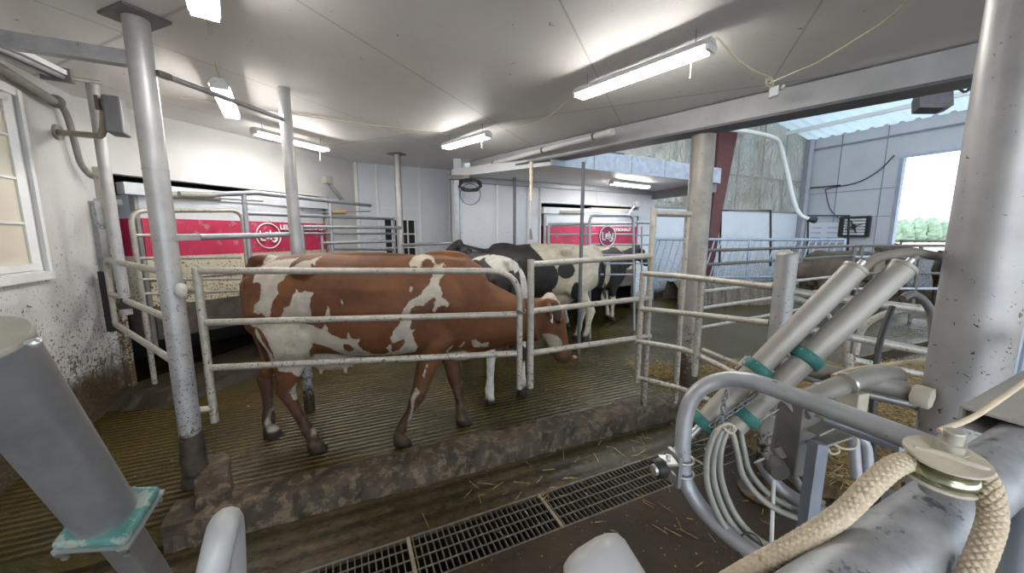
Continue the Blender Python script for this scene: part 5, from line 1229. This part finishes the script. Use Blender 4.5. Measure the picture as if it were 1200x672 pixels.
pipework('rounded_pipe_end', 'white scuffed pipe looping over at the bottom left edge', 'pipe', [('pipe', smooth([T(232, 770, .62), T(246, 690, .63), T(258, 632, .65), T(264, 612, .70), T(270, 622, .76), T(274, 700, .80)], 7), .0245)], mat=M_plain('scuffed_white_pipe', (.42, .43, .43), .5, .1, .08, 14, .1, spots=(26, .66, (.22, .20, .17))))
# white plastic cover at the bottom
a, b = T(688, 636, .74), T(752, 765, .64); ax = (b-a).normalized(); s_ = ax.cross(V((0,0,1))).normalized(); u_ = s_.cross(ax); u_ = u_ if u_.z > 0 else -u_
cst = [(0, .30), (.004, .62), (.012, .86), (.028, .98), (.045, 1.0), (.09, 1.04), (.3, 1.22)]; vs = []; n = 40
for h, k in cst:
    for q in range(n):
        an = 2*PI*q/n; rr_ = .072*k; lip = 1+.10*max(0, math.cos(an-PI/2-.05))**30*(1 if .01 < h < .2 else 0)
        vs.append(a+ax*h+s_*rr_*1.05*math.cos(an)*lip+u_*rr_*.85*math.sin(an)*lip)
fs = [(i*n+q, i*n+(q+1)%n, (i+1)*n+(q+1)%n, (i+1)*n+q) for i in range(len(cst)-1) for q in range(n)]
t = thing('plastic_cover', 'white rounded plastic cover at the bottom edge in front of the grating', 'cover', a)
g = MB(); g.add(vs, fs, True); g.add(vs[:n], [tuple(range(n))[::-1]]); g.add(vs[-n:], [tuple(range(n))]); obj('shell', g, whiteplastic, t)

# ================================================================ FOREGROUND, RIGHT
def strut(name, label, cat, pts, r, mat=dustpipe, rad=0, base=None): return pipework(name, label, cat, [('tube', pts, r, rad)], mat=mat)
def cylinder(label, a, b, clamps):
    ax = (b-a).normalized(); t = thing('pneumatic_cylinder', label, 'cylinder', b, 'two slanted air cylinders')
    g = MB(); g.tube([a, b], .027, 32); obj('barrel', g, M_plain('dusty_barrel', (.36, .345, .31), .5, .25, .08, 12, .08, spots=(40, .68, (.28, .22, .15))), t)
    g = MB(); g.lathe(a-ax*.008, ax, [(0, .0285), (.008, .0285)], 32); obj('end_cap', g, MATS['dusty_barrel'], t)
    s_ = ax.cross(V((0,0,1))).normalized(); u_ = s_.cross(ax)
    for k in range(3):
        an = 2*PI*k/3+.4; g = MB(); g.sphere(a-ax*.010+s_*.021*math.cos(an)+u_*.021*math.sin(an), .004, 6); obj('screw', g, zinc, t)
    g = MB(); g.tube([a-ax*.008, a-ax*.03-s_*0], .008, 8); obj('air_fitting', g, zinc, t)
    for k in clamps:
        c = a.lerp(b, k); g = MB(); g.lathe(c-ax*.014, ax, [(0, .033), (.002, .0355), (.026, .0355), (.028, .033)], 28)
        cl = obj('teal_clamp', g, teal, t); g = MB(); g.box(c-u_*.0-s_*(-.045), (.03, .03, .014), ax, s_, u_); g.tube([c+s_*.04-ax*.02, c+s_*.06+ax*.03], .004, 6); obj('clamp_bolt', g, dust, cl)
    g = MB(); g.tube([b, b+ax*.10], .010, 10); obj('piston_rod', g, zinc, t)
    return t
A0, A1 = T(1001, 317, .93), T(822, 498, 1.00); B0, B1 = T(1057, 315, .90), T(861, 500, .97)
cylinder('slanted dusty air cylinder, the left one of the pair', A0, A1, (.62, .985)); cylinder('slanted dusty air cylinder, the right one of the pair', B0, B1, (.55, .93))
cable('air_hose', 'thick grey hose arching from the left air cylinder behind the nearest post', [T(1008, 318, .93), T(1022, 306, .94), T(1042, 299, .96), T(1070, 296, 1.0), T(1095, 300, 1.05), T(1125, 306, 1.1)], .0125, M_plain('dusty_brown_hose', (.24, .22, .19), .7, 0, .1, 20, .05), 'hose')
cable('air_hose', 'short hose stub on the right air cylinder', [T(1062, 312, .90), T(1067, 306, .9), T(1074, 301, .9)], .007, greyhose, 'hose')
# bent guard loop
lp_ = [T(1110, 532, .60), T(1075, 518, .63), T(1000, 490, .71), T(930, 464, .80), T(880, 447, .87), T(845, 446, .92), T(818, 459, .94), T(804, 485, .95), T(800, 530, .95), T(804, 565, .95), T(824, 598, .92), T(860, 632, .86), T(905, 662, .79), T(960, 700, .72)]
t = thing('guard_loop', 'bent steel guard loop with a bumper roller in front of the air cylinders', 'guard', lp_[5])
loop_m = M_plain('chipped_galvanised_pipe', (.42, .435, .455), .42, .4, .15, 16, .1, spots=(18, .63, (.09, .09, .10)))
g = MB(); g.tube(smooth(lp_, 8), .0195, 20); obj('pipe', g, loop_m, t)
rp_ = T(786, 551, .94); g = MB(); g.box(T(790, 548, .95), (.010, .05, .085), (1, .2, 0), (-.2, 1, 0)); bk2 = obj('roller_bracket', g, steel, t)
for y_ in (538, 554):
    c = T(800, y_, .95); g = MB(); g.tube([c+V((.026*math.cos(a), .026*math.sin(a), 0)) for a in [2*PI*q/20 for q in range(21)]], .0035, 6, cap=False); obj('u_bolt', g, zinc, t)
c = T(777, 551, .92); g = MB(); g.lathe(c-V((.02, 0, 0)), (1, .3, .1), [(0, .020), (.006, .024), (.022, .024), (.028, .020)], 20); ro = obj('roller', g, blackrub, t)
g = MB(); g.lathe(c-V((.026, .002, 0)), (1, .3, .1), [(0, .013), (.008, .015)], 16); obj('roller_cap', g, zinc, ro)
g = MB(); g.box(T(783, 540, .93), (.035, .04, .006)); g.tube([T(783, 541, .93), T(783, 533, .93)], .006, 8); obj('roller_bolt', g, zinc, t)
# hose bundles
def bundle(base, offs, lab, r=.0075):
    for i, (dx, dy, dt) in enumerate(offs):
        cable('milk_hose', lab[i], [T(x+dx*(1 if k else .3), y+dy*(1 if k else .3), tt+dt) for k, (x, y, tt) in enumerate(base)], r, hosem, 'hose', group='clouded hoses hanging in loops')
bundle([(850, 497, .95), (838, 508, .94), (829, 535, .93), (829, 568, .91), (842, 605, .88), (862, 632, .86), (890, 652, .83), (935, 680, .8)], [(0, 0, 0), (8, -3, .01), (16, -8, .02)],
  ['leftmost clouded hose of the left hanging bundle', 'middle clouded hose of the left hanging bundle', 'rightmost clouded hose of the left hanging bundle'])
bundle([(846, 497, .96), (858, 508, .96), (864, 530, .95), (872, 560, .94), (896, 588, .92), (930, 606, .9), (975, 618, .88)], [(0, 0, 0), (7, -7, .02)],
  ['lower clouded hose of the right hanging loop', 'upper clouded hose of the right hanging loop'])
g = MB(); c = T(881, 648, .835); g.tube([c+V((.03*math.cos(a), .03*math.sin(a)*.6, .035*math.sin(a))) for a in [2*PI*q/18 for q in range(19)]], .002, 6); tag(obj('cable_tie', g, blackrub), 'black cable tie around the hoses and the guard loop', 'tie')
cable('hose_tie', 'knotted cream cord holding the hoses at the lower cylinder end', [T(838, 505, .94), T(846, 499, .93), T(855, 497, .93), T(862, 503, .93), T(856, 508, .93), T(848, 502, .93)], .003)
chain('clamp_chain', 'thin chain hanging from the guard loop by the left cylinder', [T(853, 455, .9), T(848, 475, .92), T(845, 498, .94)], .006, .016)
chain('clamp_chain', 'thin chain slung between the two slanted cylinders', [T(828, 503, .96), T(860, 482, .95), T(885, 465, .93), T(905, 450, .92)], .006, .016)
cable('wire_strand', 'twisted wire from the hose knot up to the bracket behind', [T(868, 505, .95), T(895, 492, .98), T(918, 478, 1.0)], .003, steel)
# arm assembly
t = thing('arm_assembly', 'dusty arm pipe with clamps, boxes and brackets behind the guard loop', 'machine arm', T(940, 640, .95))
def part(nm, pts, r, mat=dustpipe, n=16): g = MB(); g.tube(pts, r, n); return obj(nm, g, mat, t)
part('arm_pipe', smooth([T(920, 480, .98), T(945, 468, .98), T(985, 452, 1.0), T(1020, 441, 1.04), T(1050, 440, 1.08)], 6), .026)
mp_ = part('main_pipe', smooth([T(893, 415, 1.14), T(925, 425, 1.12), T(985, 441, 1.08), T(1040, 452, 1.04), T(1078, 464, 1.0)], 6), .026)
g = MB(); g.lathe(T(1070, 462, 1.0), T(1084, 466, .98)-T(1070, 462, 1.0), [(0, .030), (.035, .030), (.036, .022)], 6); obj('end_nut', g, dust, t)
part('lower_rail', [T(905, 428, 1.2), T(975, 452, 1.15), T(1078, 476, 1.05)], .014, steel)
for x_, y_ in ((962, 461), (993, 449)):
    c = T(x_, y_, .99); tn = (T(x_+12, y_-5, .995)-c).normalized(); g = MB(); g.tube([c-tn*.004, c+tn*.004], .0285, 20); obj('band_clamp', g, zinc, t)
part('hose_loop', smooth([T(945, 487, .93), T(962, 478, .94), T(975, 472, .95), T(985, 480, .95), T(990, 496, .95)], 6), .011, greyhose)
g = MB(); g.bar(T(939, 472, .97), T(928, 552, .97), .062, .07, (1, .3, 0)); obj('control_box', g, boxgrey, t, .004)
g = MB(); g.bar(T(925, 474, 1.0), T(913, 545, 1.0), .03, .05, (1, .3, 0)); obj('side_box', g, M_plain('lighter_grey_box', (.22, .21, .20), .5, .2, .1, 9, 0), t, .004)
for p_, q_ in (((948, 505), (972, 494)), ((948, 520), (988, 507)), ((952, 486), (975, 478))):
    g = MB(); g.bar(T(*p_, .93), T(*q_, .95), .05, .006); obj('bracket_plate', g, dustpipe, t)
g = MB(); g.box(T(996, 474, 1.03), (.045, .06, .085), (.95, .3, 0), (-.3, .95, 0)); obj('pale_box', g, dust, t, .003)
g = MB(); g.bar(T(959, 519, .88), T(942, 640, .88), .030, .026, (1, 0, 0)); obj('support_strut', g, M_plain('blue_grey_strut', (.24, .27, .31), .45, .4, .12, 14, .1), t)
part('lower_tube', smooth([T(890, 540, 1.0), T(912, 570, .97), T(945, 592, .93), T(985, 610, .88), T(1010, 630, .84)], 6), .016, loop_m)
part('drop_hose', smooth([T(927, 545, .96), T(932, 562, .95), T(945, 578, .94), T(965, 592, .92)], 6), .010, greyhose)
part('drop_hose', smooth([T(942, 543, .98), T(947, 562, .97), T(957, 580, .96)], 6), .008, greyhose)
part('white_wire', smooth([T(972, 518, .93), T(988, 526, .92), T(1002, 525, .92), T(1004, 515, .92), T(996, 512, .93)], 6), .003, cordm)
part('white_wire', smooth([T(968, 522, .93), T(974, 532, .92), T(983, 530, .92), T(980, 522, .93)], 6), .003, cordm)
part('upright_tube', [T(1000, 512, 1.0), T(1004, 560, 1.0)], .013, loop_m); part('upright_tube', smooth([T(1005, 512, 1.0), T(1015, 525, 1.0), T(1018, 560, 1.0)], 4), .013, loop_m)
part('flat_rail', [T(970, 494, .82), T(1060, 527, .66)], .010, bluerail)
for x_, y_ in ((915, 472), (899, 495)): g = MB(); g.box(T(x_, y_, 1.12), (.06, .03, .05)); obj('post_bracket', g, dustpipe, t, .003)
g = MB(); c = T(905, 546, .96); g.lathe(c+V((.0, -.03, .0)), (.1, 1, .1), [(0, .023), (.03, .026)], 20); obj('disc_valve', g, M_plain('dark_disc', (.12, .11, .10), .6, .2, .2, 20, .1), t)
for d_ in ((898, 530), (912, 525)): g = MB(); g.bar(T(*d_, .97), T(d_[0]+8, d_[1]+12, .955), .03, .008); obj('valve_bracket', g, dustpipe, t)
tt = thing('dip_rod', 'thin white rod hanging below the dark disc valve', 'rod', T(906, 600, .95)); g = MB(); g.tube([T(907, 556, .945), T(904, 640, .90)], .0045, 8); obj('rod', g, whitepaint, tt); g = MB(); g.tube([T(905, 603, .925), T(905, 610, .92)], .009, 8); obj('joint', g, blackrub, tt)
cable('pull_rope', 'thin beige rope stretched from the arm pipe behind the nearest post', [T(975, 441, 1.04), T(1000, 433, 1.05), T(1045, 427, 1.1), T(1100, 419, 1.15), T(1140, 410, 1.2)], .0055, ropem, 'rope')
# behind: curved dark hose
cable('pen_hose', 'grey hose arching over the pen rail near the nearest post', [T(1058, 350, 1.3), T(1068, 345, 1.3), T(1082, 352, 1.3), T(1092, 370, 1.3), T(1094, 400, 1.3)], .013, greyhose, 'hose')
# big pipe, pulley, rope
pa, pb = T(1034, 656, .42), T(1176, 545, .55); ax = (pb-pa).normalized(); RB_ = .039
t = thing('main_arm_pipe', 'thick scuffed blue grey pipe across the bottom right corner', 'pipe', pa)
g = MB(); g.tube([pa-ax*.25, pa, pb, pb+ax*.35], RB_, 56); obj('pipe', g, scuffpipe, t)
pc_ = T(1108, 536, .435); pn = V((-.06, -.12, 1)).normalized(); e1 = V((1, -.25, 0)); e1 = (e1-pn*e1.dot(pn)).normalized(); e2 = pn.cross(e1)
t = thing('rope_pulley', 'dusty pulley with a worn greenish brass sheave on the thick pipe', 'pulley', pc_-pn*.04)
PK = .74; pr_ = .036
g = MB(); pts = []
n = 48
rad = [pr_*(1 if abs(math.cos(2*PI*k/n)) < .93 else .93/abs(math.cos(2*PI*k/n))) for k in range(n)]
vs = [pc_+pn*h+e1*rad[k]*math.cos(2*PI*k/n)+e2*rad[k]*math.sin(2*PI*k/n) for h in (0, .003) for k in range(n)]
g.add(vs, [(i, (i+1)%n, (i+1)%n+n, i+n) for i in range(n)]+[tuple(range(n))[::-1], tuple(range(n, 2*n))]); obj('top_plate', g, dust, t)
prof = [(-.033, .006), (-.033, .041), (-.030, .043), (-.026, .041), (-.021, .031), (-.017, .028), (-.012, .031), (-.006, .040), (-.002, .042), (-.001, .006)]
prof = [(-.031, .01), (-.030, .040), (-.026, .0445), (-.022, .045), (-.017, .0435), (-.012, .039), (-.006, .030), (-.004, .01)]
g = MB(); g.lathe(pc_, pn, [(x*.8, y*.76) for x, y in prof], 48); obj('sheave', g, sheave_m, t)
g = MB(); g.lathe(pc_-pn*.029, pn, [(0, .034), (.0015, .0355), (.004, .034)], 48); obj('lower_flange', g, dust, t)
g = MB(); g.tube([pc_-pn*.029, pc_-pn*.05], .015, 20); obj('pedestal', g, steel, t)
bc = pc_+e1*.010+e2*.010; nut_m = M_plain('dusty_zinc_nut', (.52, .50, .42), .5, .4, .1, 60, .1)
g = MB(); g.lathe(bc+pn*.004, pn, [(0, .015), (.002, .015)], 24); g2 = obj('washer', g, nut_m, t)
g = MB(); g.lathe(bc+pn*.005, pn, [(0, .0135), (.010, .0135)], 6); obj('nut', g, nut_m, t)
g = MB(); g.lathe(bc+pn*.014, pn, [(0.0013*i, .0092 if i % 2 else .0078) for i in range(13)], 20); obj('bolt', g, nut_m, t)
g = MB(); w_ = [(-.030, .006), (-.022, .009), (-.012, .006), (-.004, -.001), (.004, -.008), (.012, -.014), (.024, -.017), (.032, -.013)]
w_ = [(-.033, .012), (-.024, .008), (-.014, .003), (-.004, -.004), (.006, -.012), (.016, -.019), (.026, -.024), (.034, -.026)]
g.tube(smooth([pc_+pn*.0035+e1*x*.74+e2*y*.74 for x, y in w_], 4), [.0020+.0030*math.sin(PI*i/28) for i in range(29)], 8); obj('embossed_mark', g, dust, t)
rpts = smooth([T(820, 705, .40), T(880, 668, .41), T(930, 640, .42), T(985, 604, .43), T(1022, 568, .43), T(1046, 548, .44), T(1068, 540, .455), T(1100, 536, .48), T(1135, 540, .47), T(1149, 553, .43), T(1160, 578, .41), T(1163, 608, .40), T(1153, 642, .39), T(1137, 680, .385), T(1124, 720, .38)], 40)
def braid(L, a): return 1.08-.30*max(0, .45-min(abs(math.sin(a*4+L*380)), abs(math.sin(a*4-L*380))))/.45
g = MB(); g.tube(rpts, .0108, 48, mod=braid); tag(obj('cotton_rope', g, ropem), 'thick braided cotton rope passing round the pulley', 'rope')
# square channel end behind the pulley
t = thing('square_channel', 'pale square steel channel with an open end behind the pulley', 'channel', T(1153, 492, .60))
ca_, cb_ = T(1161, 499, .60), T(1298, 412, .78); cax = (cb_-ca_).normalized(); csd = cax.cross(V((0,0,1))).normalized(); cup = csd.cross(cax)
g = MB(); hw, hh, th_ = .034, .017, .004
for o_, sz in ((cup*hh, (hw*2, th_)), (-cup*hh, (hw*2, th_)), (csd*hw, (th_, hh*2)), (-csd*hw, (th_, hh*2))): g.bar(ca_+o_, cb_+o_, sz[0], sz[1], cup)
obj('channel', g, M_plain('pale_channel_steel', (.42, .41, .37), .5, .3, .08, 14, .05), t)
cable('pull_rope', 'thin beige cord crossing the square channel behind the pulley', [T(1100, 505, .57), T(1135, 492, .575), T(1170, 470, .6), T(1215, 438, .62)], .004, ropem, 'rope')
g = MB(); g.tube([T(1195, 600, .62), T(1178, 740, .55), V((.6, .25, -.12))], .03, 20); tag(obj('side_tube', g, M_plain('dark_blue_tube', (.16, .18, .21), .5, .4, .15, 14, .1)), 'blue grey tube at the right edge below the thick pipe', 'tube')
g = MB(); g.tube([T(1068, 585, .55), T(1050, 690, .52), T(1045, 780, .5), V((.45, .25, -.12))], .03, 20); tag(obj('side_tube', g, MATS['dark_blue_tube']), 'shaded blue grey tube under the thick pipe', 'tube')
# ================================================================ CAMERA, LIGHT
cam = bpy.data.cameras.new('camera'); co = bpy.data.objects.new('camera', cam); C.objects.link(co)
cam.sensor_width = 36; cam.lens = F/1200*36; cam.clip_start = .02; cam.clip_end = 600
co.location = (0, 0, CH); co.rotation_euler = (PI/2-TH, 0, 0)
bpy.context.scene.camera = co
sc = bpy.context.scene
w = bpy.data.worlds.new('world'); sc.world = w; w.use_nodes = True
bg = w.node_tree.nodes['Background']; bg.inputs[0].default_value = (.82, .90, 1.0, 1); bg.inputs[1].default_value = 2.2
sc.view_settings.view_transform = 'Standard'; sc.view_settings.look = 'None'; sc.view_settings.gamma = 1
sc.view_settings.use_curve_mapping = False; sc.view_settings.exposure = EXPO if 'EXPO' in globals() else 0.0
sc.cycles.use_denoising = True; sc.cycles.max_bounces = 7; sc.cycles.diffuse_bounces = 4
sc.cycles.sample_clamp_indirect = 6
def light(name, kind, loc, energy, col, size=None, rot=None):
    ld_ = bpy.data.lights.new(name, kind); ld_.energy = energy; ld_.color = col
    if kind == 'AREA': ld_.shape = 'RECTANGLE'; ld_.size, ld_.size_y = size
    o = bpy.data.objects.new(name, ld_); C.objects.link(o); o.location = loc
    if rot: o.rotation_euler = rot
    return o
sc.view_settings.exposure = .9
for o in bpy.data.objects:
    if '_o' in o.keys(): del o['_o']
